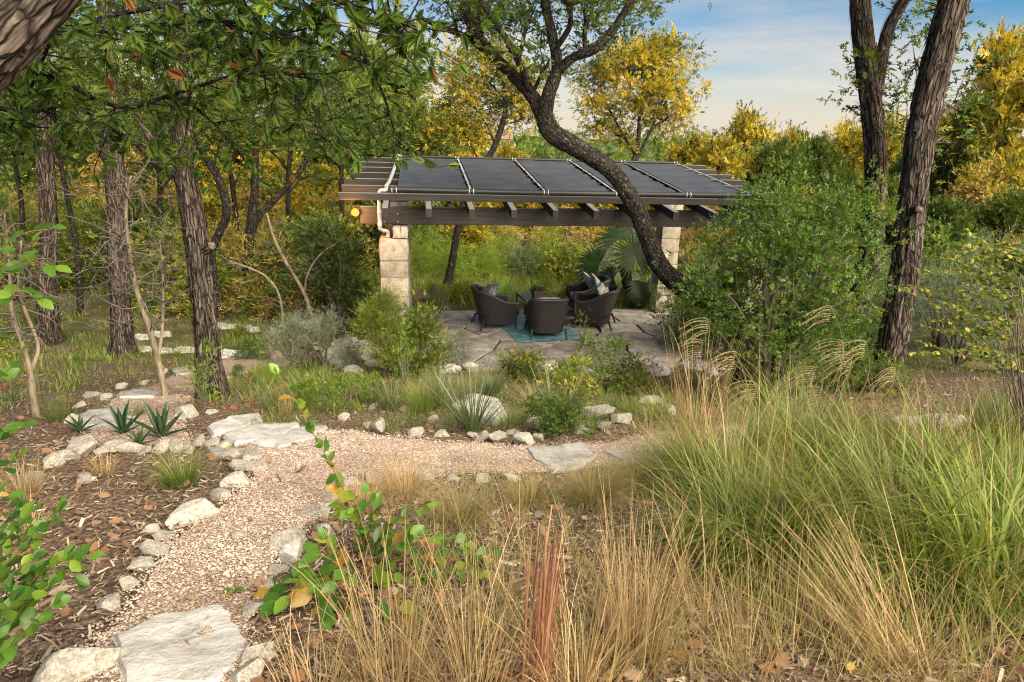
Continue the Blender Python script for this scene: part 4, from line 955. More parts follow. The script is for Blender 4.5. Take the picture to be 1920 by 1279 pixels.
def crown(mbw, mbl, rng, blobs, path, tmpl, size, clumps, per, cr, limb_r=.05, tw=.012, up=.35, flat=.7, tintb=0.0, droop=0.0, sub=True):
    """blobs: (centre, radii); wood goes to mbw, foliage to mbl"""
    path = np.asarray(path); tot = sum(np.prod(b[1])**(2 / 3) for b in blobs)
    for (c_, rad) in blobs:
        c_, rad = np.asarray(c_, float), np.asarray(rad, float)
        below = path[path[:, 2] < c_[2] + .1]; src = below if len(below) else path
        at = src[np.argmin(np.linalg.norm(src - (c_ - [0, 0, rad[2] * 1.2]), axis=1))]
        Lm = limb(mbw, rng, at, c_, limb_r, limb_r * .35, .06)
        m = max(2, int(clumps * np.prod(rad)**(2 / 3) / tot)); u = rdir(rng, m); rr_ = rng.random(m)**.38
        cc = c_ + u * rr_[:, None] * rad * (1 + .22 * rng.normal(size=(m, 1)))
        for j in range(m):
            st_ = Lm[rng.integers(2, len(Lm))]
            if sub: limb(mbw, rng, st_, cc[j], tw, tw * .3, .04, .1, 4, 4)
        n = m * per; ci = np.repeat(np.arange(m), per)
        csz = cr * rng.uniform(.6, 1.35, m)[ci]
        off = rng.normal(size=(n, 3)) * [1, 1, flat] * csz[:, None] * .55
        pos = cc[ci] + off; dirs = unit(off / np.maximum(csz[:, None], 1e-6) + .5 * u[ci] + rng.normal(0, .55, (n, 3)) + [0, 0, up - droop])
        nr = unit(rng.normal(0, .7, (n, 3)) + [0, 0, .8] + .4 * u[ci])
        clt = rng.normal(0, .25, m)[ci]
        scatter(mbl, tmpl, pos, dirs, nr, size * rng.uniform(.65, 1.3, n), np.clip(.45 + clt + tintb + rng.normal(0, .17, n), 0, .94))
def tree(name, label, cat, base, group=None): return thing(name, label, cat, base, group)
def finish(o, parts, base):
    for nm, mb, mat in parts:
        if mb.n: O(nm, mb.mesh(nm, mat, base), o)
# --- prototypes of woodland trees, unit height 1
def proto_tree(seed, kind, leaf, tmpl, size, clumps, per, wratio, blobsN, bark, clear=.3, cr=.085, name='woodland_tree', tintb=0):
    rng = np.random.default_rng(seed); w_, l_ = MB(), MB()
    P = [np.array([0, 0, -.03])]
    for k in range(1, 8): P.append(P[-1] + [rng.normal(0, .022), rng.normal(0, .022), .118])
    P = np.array(P); pth, _ = trunk(w_, P, np.linspace(.026, .006, len(P)), 8, .05, None, seed)
    blobs = []
    for k in range(blobsN):
        z = clear + (1 - clear) * (k + .5) / blobsN; wd = wratio * (math.sin(math.pi * min(1, .18 + .80 * (z - clear) / (1 - clear)))**.7)
        a = k * 2.4 + rng.uniform(-.7, .7); rr_ = wd * rng.uniform(.2, .95)
        blobs.append(((rr_ * math.cos(a), rr_ * math.sin(a), min(.93, z + rng.uniform(-.05, .05))), (wd * rng.uniform(.28, .55), wd * rng.uniform(.28, .55), rng.uniform(.05, .11))))
    blobs.append(((0, 0, .9), (wratio * .3, wratio * .3, .09)))
    crown(w_, l_, rng, blobs, pth, tmpl, size, clumps, per, cr, .010, .0035, tintb=tintb)
    return w_.mesh('trunk', MT[bark]), l_.mesh('crown', MT[leaf])
PROTO = {
    'jun0': proto_tree(1, 'j', 'juniper_leaf', SPRAY, .060, 160, 27, .30, 10, 'juniper_bark', .16),
    'jun1': proto_tree(2, 'j', 'juniper_leaf', SPRAY, .058, 180, 27, .36, 11, 'juniper_bark', .10),
    'sunglow0': proto_tree(3, 'g', 'sunglow_leaf', SPRAY, .056, 195, 25, .40, 11, 'juniper_bark', .10),
    'sunglow1': proto_tree(4, 'g', 'sunglow_leaf', TWIG, .050, 180, 25, .42, 10, 'oak_bark', .22, .08),
    'oak0': proto_tree(5, 'o', 'live_oak_leaf', TWIG, .050, 185, 27, .45, 11, 'oak_bark', .2, .085),
    'dry0': proto_tree(6, 'd', 'dry_leaf', TWIG, .042, 170, 22, .42, 10, 'twig_bark', .08, .09),
}
TL = {'jun0': ('juniper_tree', 'dark green juniper standing in the woodland beyond the terrace', 'dark junipers of the woodland'), 'jun1': ('juniper_tree', 'broad green juniper bushy to the ground in the woodland', 'broad junipers of the woodland'),
      'sunglow0': ('sunglow_tree', 'bushy woodland tree with low-sun gold painted into its leaves', 'bushy trees painted sun-gold'), 'sunglow1': ('sunglow_tree', 'open-crowned woodland tree with bare lower trunk and low-sun gold painted into its leaves', 'open-crowned trees painted sun-gold'),
      'oak0': ('live_oak_tree', 'olive green live oak standing in the woodland', 'live oaks of the woodland'), 'dry0': ('dry_brush_tree', 'thin tree with dry tan and orange leaves in the woodland', 'dry brush trees')}
tr = random.Random(12)
def wood_tree(kind, px, top, d, wpx, zsink=0.15):
    p = PD(px, top, d); z0 = gz(p[0], p[1]); h = max(1.5, p[2] - z0); wm = wpx * pxm(d)
    nm, lb_, gr = TL[kind]; wr = {'jun0': .30, 'jun1': .36, 'sunglow0': .40, 'sunglow1': .42, 'oak0': .45, 'dry0': .42}[kind]
    o = tree(nm, lb_, 'tree', (p[0], p[1], z0 - zsink), gr); h *= tr.uniform(.90, 1.04); s = wm / (2.2 * wr)
    o.scale = (s, s * tr.uniform(.85, 1.1), h / .98); o.rotation_euler = (tr.uniform(-.04, .04), tr.uniform(-.04, .04), tr.uniform(0, 6.28))
    a, b = PROTO[kind]; O('trunk', a, o); O('crown', b, o); return o
BG = [  # left woodland
    ('sunglow0', 30, 215, 26, 210), ('dry0', 110, 300, 21, 200), ('sunglow1', 60, 180, 30, 230), ('dry0', 210, 255, 24, 220), ('oak0', 180, 200, 33, 220), ('oak0', 300, 190, 30, 220), ('sunglow1', 350, 235, 25, 190), ('dry0', 290, 320, 19, 170),
    ('sunglow0', 430, 225, 29, 200), ('dry0', 470, 300, 23, 190), ('sunglow0', 500, 210, 33, 190), ('sunglow1', 520, 270, 24, 170), ('jun1', 620, 235, 27, 190), ('sunglow0', 590, 300, 21, 160), ('dry0', 640, 340, 20, 140), ('sunglow0', 20, 380, 18, 190), ('oak0', -40, 120, 22, 260), ('sunglow0', 390, 380, 18, 170), ('dry0', 30, 330, 19, 180),
    ('jun0', 700, 30, 25, 250), ('jun1', 640, 110, 27, 210), ('jun1', 745, 150, 28, 150), ('oak0', 735, 235, 30, 150), ('jun1', 560, 150, 30, 200), ('oak0', 250, 150, 30, 240), ('sunglow0', 140, 130, 30, 220), ('oak0', 420, 150, 32, 220),
    # behind the pergola
    ('sunglow0', 850, 218, 33, 190), ('jun1', 790, 262, 36, 140), ('sunglow1', 960, 272, 40, 140), ('oak0', 1010, 286, 46, 130), ('jun1', 1075, 288, 42, 120), ('sunglow0', 1130, 300, 30, 150), ('dry0', 1050, 380, 25, 160), ('sunglow0', 880, 400, 25, 150), ('sunglow0', 1000, 330, 34, 170), ('dry0', 940, 400, 28, 150), ('sunglow1', 1180, 330, 27, 150), ('oak0', 790, 380, 24, 150), ('sunglow0', 740, 330, 25, 150),
    # right woodland
    ('sunglow1', 1290, 245, 31, 170), ('sunglow0', 1355, 255, 27, 160), ('sunglow0', 1410, 222, 33, 150), ('oak0', 1455, 250, 26, 150), ('sunglow0', 1500, 226, 30, 130), ('oak0', 1545, 240, 25, 150), ('sunglow1', 1600, 250, 28, 160), ('sunglow1', 1650, 225, 31, 160), ('dry0', 1360, 330, 22, 150), ('dry0', 1480, 340, 21, 170), ('jun1', 1560, 340, 19, 180), ('oak0', 1660, 330, 19, 170),
    ('oak0', 1720, 275, 24, 160), ('sunglow0', 1770, 190, 27, 180), ('sunglow0', 1890, 30, 24, 230), ('jun1', 1830, 190, 22, 150), ('dry0', 1840, 310, 19, 200), ('oak0', 1905, 340, 16, 200), ('jun1', 1780, 380, 17, 180), ('sunglow0', 1960, 130, 20, 240), ('dry0', 1720, 400, 18, 160),
]
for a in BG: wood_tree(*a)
# far tree belt that reads as one mass
rng = np.random.default_rng(77); mb = MB(); n = 2600
yy = 75 * (11)**rng.random(n); xx = yy * rng.uniform(-1.1, 1.1, n); zz = H(xx, yy); hgt = rng.uniform(3, 7, n) * (1 + yy / 500)
for k in range(8):
    pos = np.stack([xx + rng.normal(0, 1, n) * hgt * .25, yy + rng.normal(0, 1, n) * hgt * .25, zz + hgt * rng.uniform(.15, 1, n)], -1)
    scatter(mb, TWIG, pos, unit(rng.normal(size=(n, 3)) + [0, 0, .3]), unit(rng.normal(size=(n, 3)) + [0, -.5, .6]), hgt * .34, np.clip(rng.normal(.45, .2, n), 0, .95))
tag(O('distant_woodland', mb.mesh('distant_woodland', MT['live_oak_leaf'])), 'distant woodland covering the slopes out to the horizon', 'woodland', kind='stuff')
# two far houses
MT['stucco'] = plain('pale_stucco', (.33, .30, .27), .9, .1, 0, 2); MT['roof'] = plain('brown_roof', (.20, .14, .10), .9, .1, 0, 3); MT['pane'] = plain('dark_glass', (.04, .05, .06), .1, .6)
def house(px, ytop, d, wpx, hpx, label, seed):
    p = PD(px, ytop, d); k = pxm(d, p[2]); w_, h_ = wpx * k, hpx * k; z1 = p[2]; z0 = gz(p[0], p[1]) - .5; zb = z1 - h_
    o = thing('far_house', label, 'house', (p[0], p[1], z0))
    lb('wall', (0, 0, (zb + h_ * .75 - z0) / 2), (w_, w_ * .7, zb + h_ * .75 - z0), MT['stucco'], o, .02)
    bm = bmesh.new(); a, b, e = w_ / 2 + .4, w_ * .35 + .4, zb + h_ * .75 - z0
    vv = [bm.verts.new(q) for q in ((-a, -b, e), (a, -b, e), (a, b, e), (-a, b, e), (-a * .55, 0, e + h_ * .25 + .4), (a * .55, 0, e + h_ * .25 + .4))]
    for f in ((0, 1, 5, 4), (1, 2, 5), (2, 3, 4, 5), (3, 0, 4), (3, 2, 1, 0)): bm.faces.new([vv[q] for q in f])
    me = bpy.data.meshes.new('roof'); bm.to_mesh(me); bm.free(); me.materials.append(MT['roof']); O('roof', me, o)
    for q in (-.3, 0, .3): lb('window', (q * w_, -w_ * .35 - .02, e - h_ * .3), (w_ * .14, .06, h_ * .22), MT['pane'], o, .01)
house(940, 250, 130, 52, 40, 'far tan house with a brown hipped roof on the wooded slope', 1)
house(800, 228, 170, 46, 30, 'far pale house peeking above the tree painted sun-gold', 2)

# --- individual near trees
def jtree(name, label, cols, d0, wdpx, seed, blobs=(), stubs=(), flare=.5, leaf='juniper_leaf', disp=jun_disp, bark='juniper_bark', base=None, forks=(), nst=320, tmpl=SPRAY, size=.15, clumps=70, per=24, cr=.33, seg=52, tintb=0.0):
    """cols: (px,py[,extra depth]) from the ground up; wdpx: trunk width in pixels at each"""
    rng = np.random.default_rng(seed); w_, l_ = MB(), MB()
    pts, rad = [], []
    for k, c_ in enumerate(cols):
        d = d0 + (c_[2] if len(c_) > 2 else 0); p = PD(c_[0], c_[1], d)
        pts.append(p); rad.append(prad(p, wdpx[min(k, len(wdpx) - 1)]))
    b = pts[0].copy(); b[2] = gz(b[0], b[1]); base_ = b
    pts[0] = b - [0, 0, .15]
    P, r_ = trunk(w_, pts, rad, seg, .035 if seg > 40 else .045, disp, seed * 1.7, flare)
    if nst: strips(w_, rng, P, r_, nst)
    allp = [P]
    for fc, fw in forks:
        fp, fr = [], []
        for k, c_ in enumerate(fc):
            d = d0 + (c_[2] if len(c_) > 2 else 0); p = PD(c_[0], c_[1], d); fp.append(p); fr.append(prad(p, fw[min(k, len(fw) - 1)]))
        Pf, rf = trunk(w_, fp, fr, max(10, seg // 2), .05, disp, seed + 3.3); allp.append(Pf)
        if nst: strips(w_, rng, Pf, rf, nst // 4)
    o = thing(name, label, 'tree', base_)
    for (px, py, dd, dx, dy, dz, r0) in stubs:
        a = PD(px, py, d0 + dd); mbs = MB(); e = a + np.array([dx, dy, dz]); tube(mbs, [a, (a + e) / 2, e], [r0 * 1.25, r0 * 1.05, r0], 14, jun_disp, False, seed); O('branch_stub', mbs.mesh('branch_stub', MT[bark], base_), o)
        mbs = MB(); n_ = unit(e - a); tube(mbs, [e - n_ * .004, e - n_ * .001], r0 * .97, 14, lambda ca, sa, s, r: r * .14 * vnoise(ca * 2, sa * 2, seed), True); O('sawn_face', mbs.mesh('sawn_face', MT['cutwood'], base_), o)
    bl = []
    for (px, py, dd, rx, ry) in blobs:
        d = d0 + dd; k = pxm(d, 4); bl.append((PD(px, py, d), (rx * k, rx * k * .8, ry * k)))
    if bl: crown(w_, l_, rng, bl, np.vstack(allp), tmpl, size, clumps, per, cr, .035, .009, tintb=tintb)
    finish(o, [('trunk', w_, MT[bark]), ('crown', l_, MT[leaf])], base_); return o
t = NT('sawn_wood'); v = t.n('ShaderNodeTexCoord').outputs['Object']; n1 = t.noise(v, 26, 4, .7); n2 = t.noise(v, 90, 3, .6)
MT['cutwood'] = t.done(t.bsdf(t.ramp(t.math('ADD', t.math('MULTIPLY', n1, .6), t.math('MULTIPLY', n2, .4)), [(.40, (.03, .024, .018)), (.52, (.15, .125, .10)), (.68, (.26, .22, .18))]), .9, .1, t.bump(n1, .8, .02)))
jtree('juniper_tree', 'shaggy juniper with a pale sawn-off branch stub beside the stone steps', [(404, 770), (392, 690), (385, 600), (376, 520), (366, 430), (352, 350), (342, 250), (336, 120), (325, -40)], 7.6, [62, 54, 52, 52, 54, 48, 42, 36, 30], 101,
      [(330, 60, 0, 130, 60), (430, 110, .6, 90, 50), (260, 150, .5, 80, 50), (360, -60, 0, 200, 80)], [(384, 468, -.03, .115, -.05, .06, .05)], forks=[([(342, 340), (310, 300, .1), (270, 240, .2), (230, 160, .3)], [14, 12, 9, 5]), ([(352, 380, .1), (330, 330, .3), (300, 280, .5)], [12, 9, 5])])
jtree('juniper_tree', 'shaggy juniper trunk with flared base on the woodland grass behind the bare crooked sapling', [(236, 695), (228, 600), (222, 500), (219, 400), (212, 280), (205, 150), (195, 0), (190, -80)], 11.2, [58, 46, 44, 44, 42, 36, 30, 24], 102, [(180, 60, 0, 120, 70), (260, 0, 0.5, 120, 70), (110, 120, .8, 90, 60)], forks=[([(216, 330), (180, 270, .1), (140, 200, .3), (110, 150, .4)], [18, 14, 10, 6])])
jtree('juniper_tree', 'dark juniper trunk in the shade farthest from the terrace', [(92, 665), (88, 580), (92, 480), (90, 380), (84, 280), (75, 150), (60, -30)], 12.0, [54, 44, 40, 40, 38, 34, 26], 103, [(60, 90, 0, 120, 70), (20, 190, .5, 90, 60), (130, 30, .4, 110, 70)])
jtree('leaning_oak_tree', 'dark slender oak leaning away behind the juniper with the sawn stub', [(418, 606), (402, 520), (398, 470), (425, 400), (412, 340), (385, 295), (365, 262)], 14.2, [26, 20, 18, 20, 18, 16, 12], 104, [(420, 220, 0, 120, 60), (340, 200, .6, 90, 50)], disp=oak_disp, bark='oak_bark', leaf='live_oak_leaf', nst=0, tmpl=TWIG, size=.12, seg=16)
jtree('leaning_oak_tree', 'dark forked oak behind the grey-leaved sage bushes', [(470, 550), (468, 480), (472, 420), (478, 350), (480, 250)], 15.0, [30, 26, 24, 18, 12], 105, [(520, 200, 0, 120, 60), (600, 170, .6, 100, 60), (470, 160, .5, 100, 60)], disp=oak_disp, bark='oak_bark', leaf='live_oak_leaf', nst=0, tmpl=TWIG, size=.12, seg=16, forks=[([(472, 430), (490, 400, .2), (520, 370, .3), (570, 310, .4), (588, 255, .4)], [18, 16, 14, 12, 9])])
jtree('juniper_tree', 'tall juniper with two upright stems beside the thick leaning juniper', [(1590, 735), (1598, 640), (1618, 540), (1636, 440), (1642, 330), (1636, 220), (1622, 110), (1612, 0), (1608, -120)], 9.6, [56, 50, 48, 47, 46, 46, 46, 44, 40], 106,
      [(1600, -160, 0, 170, 90), (1598, 155, .1, 18, 14), (1622, 118, -.2, 14, 12)], forks=[([(1640, 190), (1650, 130), (1664, 60), (1690, 10), (1740, -60)], [28, 27, 25, 24, 20])], clumps=46)
jtree('juniper_tree', 'thick leaning juniper with a sawn knot and furrowed bark by the tall grasses', [(1664, 700), (1680, 610), (1694, 520), (1706, 420), (1716, 330), (1730, 230), (1758, 110), (1788, 0), (1830, -130)], 8.8, [68, 63, 62, 62, 62, 65, 68, 66, 58], 107,
      [(1800, -190, 0, 200, 90), (1715, 110, .9, 40, 60), (1700, 220, 1.0, 50, 70), (1790, 190, 1.2, 36, 40), (1770, 260, 1.1, 30, 30), (1740, 20, 1.0, 50, 30)], [(1712, 394, -.16, .0, -.12, .02, .04)], clumps=70)
# leaning trunk close by, leaving the frame at its corner
jtree('juniper_tree', 'thick peeling juniper limb rising steeply over the woodland edge beside the oak foliage', [(-420, 640), (-300, 420), (-160, 240), (-20, 110), (55, 30), (130, -60), (210, -180)], 3.4, [150, 140, 130, 118, 112, 104, 90], 108, [], nst=50)
# the big curved oak in front of the pergola
jtree('curved_oak_tree', 'large dark oak whose curving trunk sweeps across the front of the pergola roof', [(1400, 720), (1392, 640), (1355, 578), (1290, 545), (1238, 500), (1212, 440), (1190, 385), (1150, 325), (1092, 284), (1040, 252), (1020, 222)], 9.9,
      [54, 54, 52, 46, 42, 40, 39, 37, 39, 42, 40], 109,
      [(900, 40, .4, 100, 45), (1000, 20, 0, 80, 50), (1100, 30, -.4, 90, 50), (840, 0, .2, 100, 40), (1180, 20, .2, 60, 40), (1030, 110, .2, 60, 40), (960, 90, -.3, 60, 30), (1120, 80, .3, 50, 30), (1090, -40, 0, 220, 50), (930, -60, .4, 200, 60)],
      flare=.3, leaf='live_oak_leaf', disp=oak_disp, bark='oak_bark', nst=0, tmpl=TWIG, size=.115, clumps=170, per=24, cr=.26, seg=48,
      forks=[([(1022, 228), (998, 180, .1), (960, 140, .2), (915, 95, .3), (885, 50, .3), (866, -10, .3)], [34, 30, 26, 24, 22, 18]), ([(925, 105, .3), (870, 68, .5), (820, 48, .6), (780, 30, .8)], [16, 14, 11, 7]),
             ([(1020, 228), (1028, 180, -.1), (1044, 130, -.1), (1036, 70, -.2), (1020, 0, -.2)], [38, 32, 26, 22, 18]), ([(1044, 135, -.1), (1075, 108, -.2), (1112, 94, -.3), (1150, 55, -.3), (1190, -10, -.4)], [22, 20, 20, 18, 14]),
             ([(1000, 185, .1), (975, 120, -.1), (940, 60, -.3), (900, 0, -.5)], [16, 16, 14, 10]), ([(1040, 95, -.2), (1070, 40, -.4), (1050, -30, -.5)], [14, 12, 9])])
for k_, (a_, b_, c_, d_, lab_) in enumerate([(150, 128, 100, 14.5, 'thin dark woodland tree between the darkest juniper trunk and the flared one'), (285, 300, 310, 15.5, 'thin dark woodland tree behind the bare crooked sapling'), (445, 440, 425, 17.5, 'thin upright woodland tree between the two dark oaks'), (548, 540, 560, 17, 'thin woodland tree behind the dark cedar bushes'), (30, 40, 20, 15.5, 'thin woodland tree behind the bare forked sapling'), (620, 640, 650, 19, 'thin woodland tree behind the lit lamp')]):
    jtree('slender_oak_tree', lab_, [(a_, 590), ((a_ + b_) / 2 + 6, 480), (b_, 380), ((b_ + c_) / 2 - 5, 280), (c_, 180)], d_, [15, 13, 12, 10, 6], 140 + k_, [(c_, 190, 0, 100, 50), (c_ + 70, 250, .6, 80, 40), (c_ - 70, 260, .4, 80, 40), (c_ + 20, 330, .8, 70, 26), (c_ - 20, 120, .5, 100, 50)],
          disp=oak_disp, bark='oak_bark', leaf='live_oak_leaf' if k_ % 2 else 'green_shrub', nst=0, tmpl=TWIG, size=.16, clumps=70, per=22, cr=.38, seg=12)
# tree leaning beyond the terrace and the tree painted sun-gold behind the roof
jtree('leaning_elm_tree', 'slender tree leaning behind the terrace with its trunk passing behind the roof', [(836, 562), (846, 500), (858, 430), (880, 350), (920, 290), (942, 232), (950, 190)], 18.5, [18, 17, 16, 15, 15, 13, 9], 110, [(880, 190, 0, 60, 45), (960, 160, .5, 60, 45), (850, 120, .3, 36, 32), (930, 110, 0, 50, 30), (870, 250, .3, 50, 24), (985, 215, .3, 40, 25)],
      disp=oak_disp, bark='oak_bark', leaf='sunglow_leaf', nst=0, tmpl=TWIG, size=.18, clumps=115, per=28, cr=.40, seg=14, tintb=-.12)
jtree('sunglow_tree', 'round tree with low-sun gold painted into its leaves rising alone above the solar mats', [(1188, 560), (1180, 420), (1182, 330), (1196, 270), (1200, 200), (1210, 140)], 24, [14, 12, 12, 10, 8, 6], 111, [(1170, 120, 0, 70, 30), (1250, 110, .5, 52, 36), (1120, 150, .5, 46, 30), (1270, 165, 0, 46, 36), (1190, 180, -.5, 60, 30), (1115, 205, 0, 34, 26), (1255, 220, .4, 46, 26), (1150, 250, .5, 40, 20), (1215, 90, .3, 40, 22)],
      disp=oak_disp, bark='oak_bark', leaf='sunglow_leaf', nst=0, tmpl=TWIG, size=.20, clumps=190, per=30, cr=.42, seg=12, forks=[([(1184, 320), (1222, 240, .3), (1250, 170, .4)], [8, 6, 4]), ([(1190, 290), (1150, 220, .2), (1125, 170, .3)], [7, 5, 4])])
# bare crooked saplings with many twigs
def sapling(label, stems, d0, seed, ntw=60, spread=(90, 120)):
    rng = np.random.default_rng(seed); w_ = MB(); P0 = None; pool = []
    for cols, wd in stems:
        pts = [PD(c_[0], c_[1], d0 + (c_[2] if len(c_) > 2 else 0)) for c_ in cols]; rad = [prad(p, q) for p, q in zip(pts, wd)]
        if P0 is None: P0 = pts[0].copy(); P0[2] = gz(P0[0], P0[1]); pts[0] = P0 - [0, 0, .08]
        P, _ = trunk(w_, pts, rad, 12, .05, lambda ca, sa, s, r: r * .08 * vnoise(ca, sa, s * 3), seed); pool.append(P[len(P) // 3:])
    pool = np.vstack(pool); o = thing('bare_sapling', label, 'sapling', P0); t_ = MB(); k = pxm(d0)
    for q in range(ntw):
        a = pool[rng.integers(len(pool))]; d = unit(np.array([rng.normal(0, 1), rng.normal(0, .6), rng.normal(.25, .5)])); l = rng.uniform(.3, 1) * spread[0] * k
        M_ = limb(t_, rng, a, a + d * l, .008, .003, rng.uniform(-.1, .15), .35, 4, 7)
        for z in range(rng.integers(2, 5)):
            b = M_[rng.integers(2, 7)]; d2 = unit(d + rng.normal(0, .8, 3)); limb(t_, rng, b, b + d2 * l * rng.uniform(.2, .6), .0035, .0015, 0, .35, 3, 5)
    O('trunk', w_.mesh('trunk', MT['sapling_bark'], P0), o); O('twigs', t_.mesh('twigs', MT['twig_bark'], P0), o)
sapling('bare crooked sapling with smooth tan bark forking above the white slabs', [([(312, 770), (308, 730), (295, 670), (275, 600), (255, 540), (244, 480), (236, 400), (245, 330)], [17, 16, 16, 14, 12, 10, 8, 5]), ([(296, 672), (304, 620, .1), (306, 540, .2), (300, 450, .2)], [9, 8, 7, 4])], 7.4, 201, 90, (130, 120))
sapling('bare forked sapling with smooth bark near the tufts of dry grass', [([(75, 815), (62, 740), (55, 690), (40, 640), (22, 580), (18, 500), (8, 400)], [19, 17, 15, 12, 11, 8, 5]), ([(58, 695), (72, 650, .1), (50, 590, .2), (35, 540, .2), (40, 450, .2)], [11, 9, 10, 8, 5])], 6.2, 202, 80, (140, 120))
sapling('pale thin sapling leaning beside the dark bush near the stone pillar', [([(590, 606), (578, 570), (560, 530), (535, 490), (515, 450), (500, 400)], [10, 9, 9, 8, 7, 4]), ([(572, 548), (575, 520, -.1), (590, 490, -.1), (612, 468, -.1), (640, 452, -.1)], [6, 5, 4, 4, 3])], 13.0, 203, 40, (60, 60))
sapling('thin grey arching sapling behind the sage bushes', [([(530, 600), (525, 560), (500, 520), (460, 500), (430, 490)], [6, 5, 5, 4, 3])], 12.6, 204, 18, (50, 50))
# ------------------------------------------------------------------ red oak foliage overhead
def leaf_frame(p, x, nrm, s):
    x = unit(np.asarray(x, float)); z = unit(nrm - x * (nrm @ x)); y = np.cross(z, x); M_ = Matrix.Identity(4)
    for i in range(3): M_[i][0], M_[i][1], M_[i][2], M_[i][3] = x[i] * s, y[i] * s, z[i] * s, p[i]
    return M_
def leaf_meshes(name, tmpls, mat, tints):
    out = []
    for k, ti in enumerate(tints):
        tv, tf = tmpls[k % len(tmpls)]; mb = MB(); mb.add(tv, tf, tint=np.full(len(tv), ti)); out.append(mb.mesh(name, MT[mat]))
    return out
def place_leaf(name, me, parent, base, p, x, nrm, s):
    o = bpy.data.objects.new(name, me); COL.objects.link(o); o.parent = parent; o.matrix_local = leaf_frame(np.asarray(p) - base, x, nrm, s); return o
def bent(tmpl, k):
    tv, tf = tmpl; v = tv.copy(); v[:, 2] += k * (tv[:, 0] - .5)**2 * .6 - abs(k) * .1 + .25 * k * np.abs(tv[:, 1]); return v, tf
rng = np.random.default_rng(301)
rb = np.array([-5.6, 5.2, 0]); rb[2] = gz(rb[0], rb[1])
oak = thing('red_oak_tree', 'overhanging red oak with lobed green leaves and a few orange ones over the woodland edge', 'tree', rb)
w_, l_ = MB(), MB()
P, _ = trunk(w_, [rb - [0, 0, .2], rb + [.1, 0, 1.5], rb + [.3, .1, 3.0], rb + [.5, .1, 4.6], rb + [.9, .2, 6.2]], [.2, .17, .15, .12, .09], 30, .06, oak_disp, 5.5, .4)
tips = []
limbs_px = [([(-150, 120), (60, 130, .2), (220, 200, .3), (330, 175, .2), (470, 135, 0), (600, 150, -.3)], 4.9), ([(-150, 60), (100, 60), (260, 50, .2), (420, 40, .1), (560, 70, -.2), (690, 120, -.5)], 4.6), ([(-150, 180), (40, 210), (140, 200, .3), (240, 260, .5), (340, 300, .6)], 5.4),
            ([(200, 30), (380, 0, .2), (560, -10, .1), (700, 20, -.2), (790, 60, -.4)], 4.4), ([(420, 40, .1), (500, 110, .3), (560, 190, .5), (610, 260, .6), (650, 290, .6)], 4.7), ([(330, 175, .2), (400, 230, .5), (450, 290, .8)], 5.2), ([(600, 30, 0), (680, 100, .2), (720, 180, .3), (740, 250, .4)], 4.7), ([(100, 60), (60, 160, .3), (20, 240, .5)], 5.0), ([(-150, 20), (100, -30), (350, -60), (600, -60)], 4.2)]
pool = []
for cols, d0 in limbs_px:
    pts = [PD(c_[0], c_[1], d0 + (c_[2] if len(c_) > 2 else 0)) for c_ in cols]
    if cols[0][0] < -100: pts = [P[np.argmin(np.linalg.norm(P - (pts[0] - [0, 0, .4]), axis=1))]] + pts
    Q = catmull(np.array(pts), .12); tube(w_, Q, np.linspace(.035 if cols[0][0] < -100 else .016, .006, len(Q)), 7, None, True, d0); pool.append(Q[len(Q) // 5:])
pool = np.vstack(pool)
spots = []
for q in range(400):
    a = pool[rng.integers(len(pool))]; d = unit(np.array([rng.normal(.15, .8), rng.normal(0, .6), rng.normal(-.05, .5)])); l = rng.uniform(.2, .65)
    T_ = limb(w_, rng, a, a + d * l, .006, .002, -.05, .25, 4, 5)
    for z in range(rng.integers(6, 12)):
        spots.append((T_[rng.integers(1, 5)], unit(d * .8 + rng.normal(0, .8, 3) + [0, 0, -.35])))
pos = np.array([s[0] for s in spots]); dr = np.array([s[1] for s in spots]); n = len(pos)
nr = unit(rng.normal(0, .85, (n, 3)) + [0, -.25, .6]); sz = rng.uniform(.06, .125, n); ti = np.clip(rng.beta(2, 2.4, n) * .88, 0, .9); ti[rng.random(n) < .015] = .96
order = np.argsort(np.linalg.norm(pos - C0, axis=1) / sz); big = order[:280]; rest = order[280:]
OAKM = leaf_meshes('oak_leaf', [bent(OAK, .5), bent(OAK, -.4), bent(OAK, .15)], 'oak_leaf', [.1, .3, .45, .6, .75, .2, .5, .97, .99])
O('trunk', w_.mesh('trunk', MT['oak_bark'], rb), oak)
for i_ in big: place_leaf('leaf', OAKM[rng.integers(9) if rng.random() < .10 else rng.integers(7)], oak, rb, pos[i_], dr[i_], nr[i_], sz[i_])
scatter(l_, bent(OAK, .4), pos[rest[::2]], dr[rest[::2]], nr[rest[::2]], sz[rest[::2]], ti[rest[::2]]); scatter(l_, bent(OAK, -.35), pos[rest[1::2]], dr[rest[1::2]], nr[rest[1::2]], sz[rest[1::2]], ti[rest[1::2]])
tag(O('crown', l_.mesh('crown', MT['oak_leaf'], rb), oak), kind='stuff')

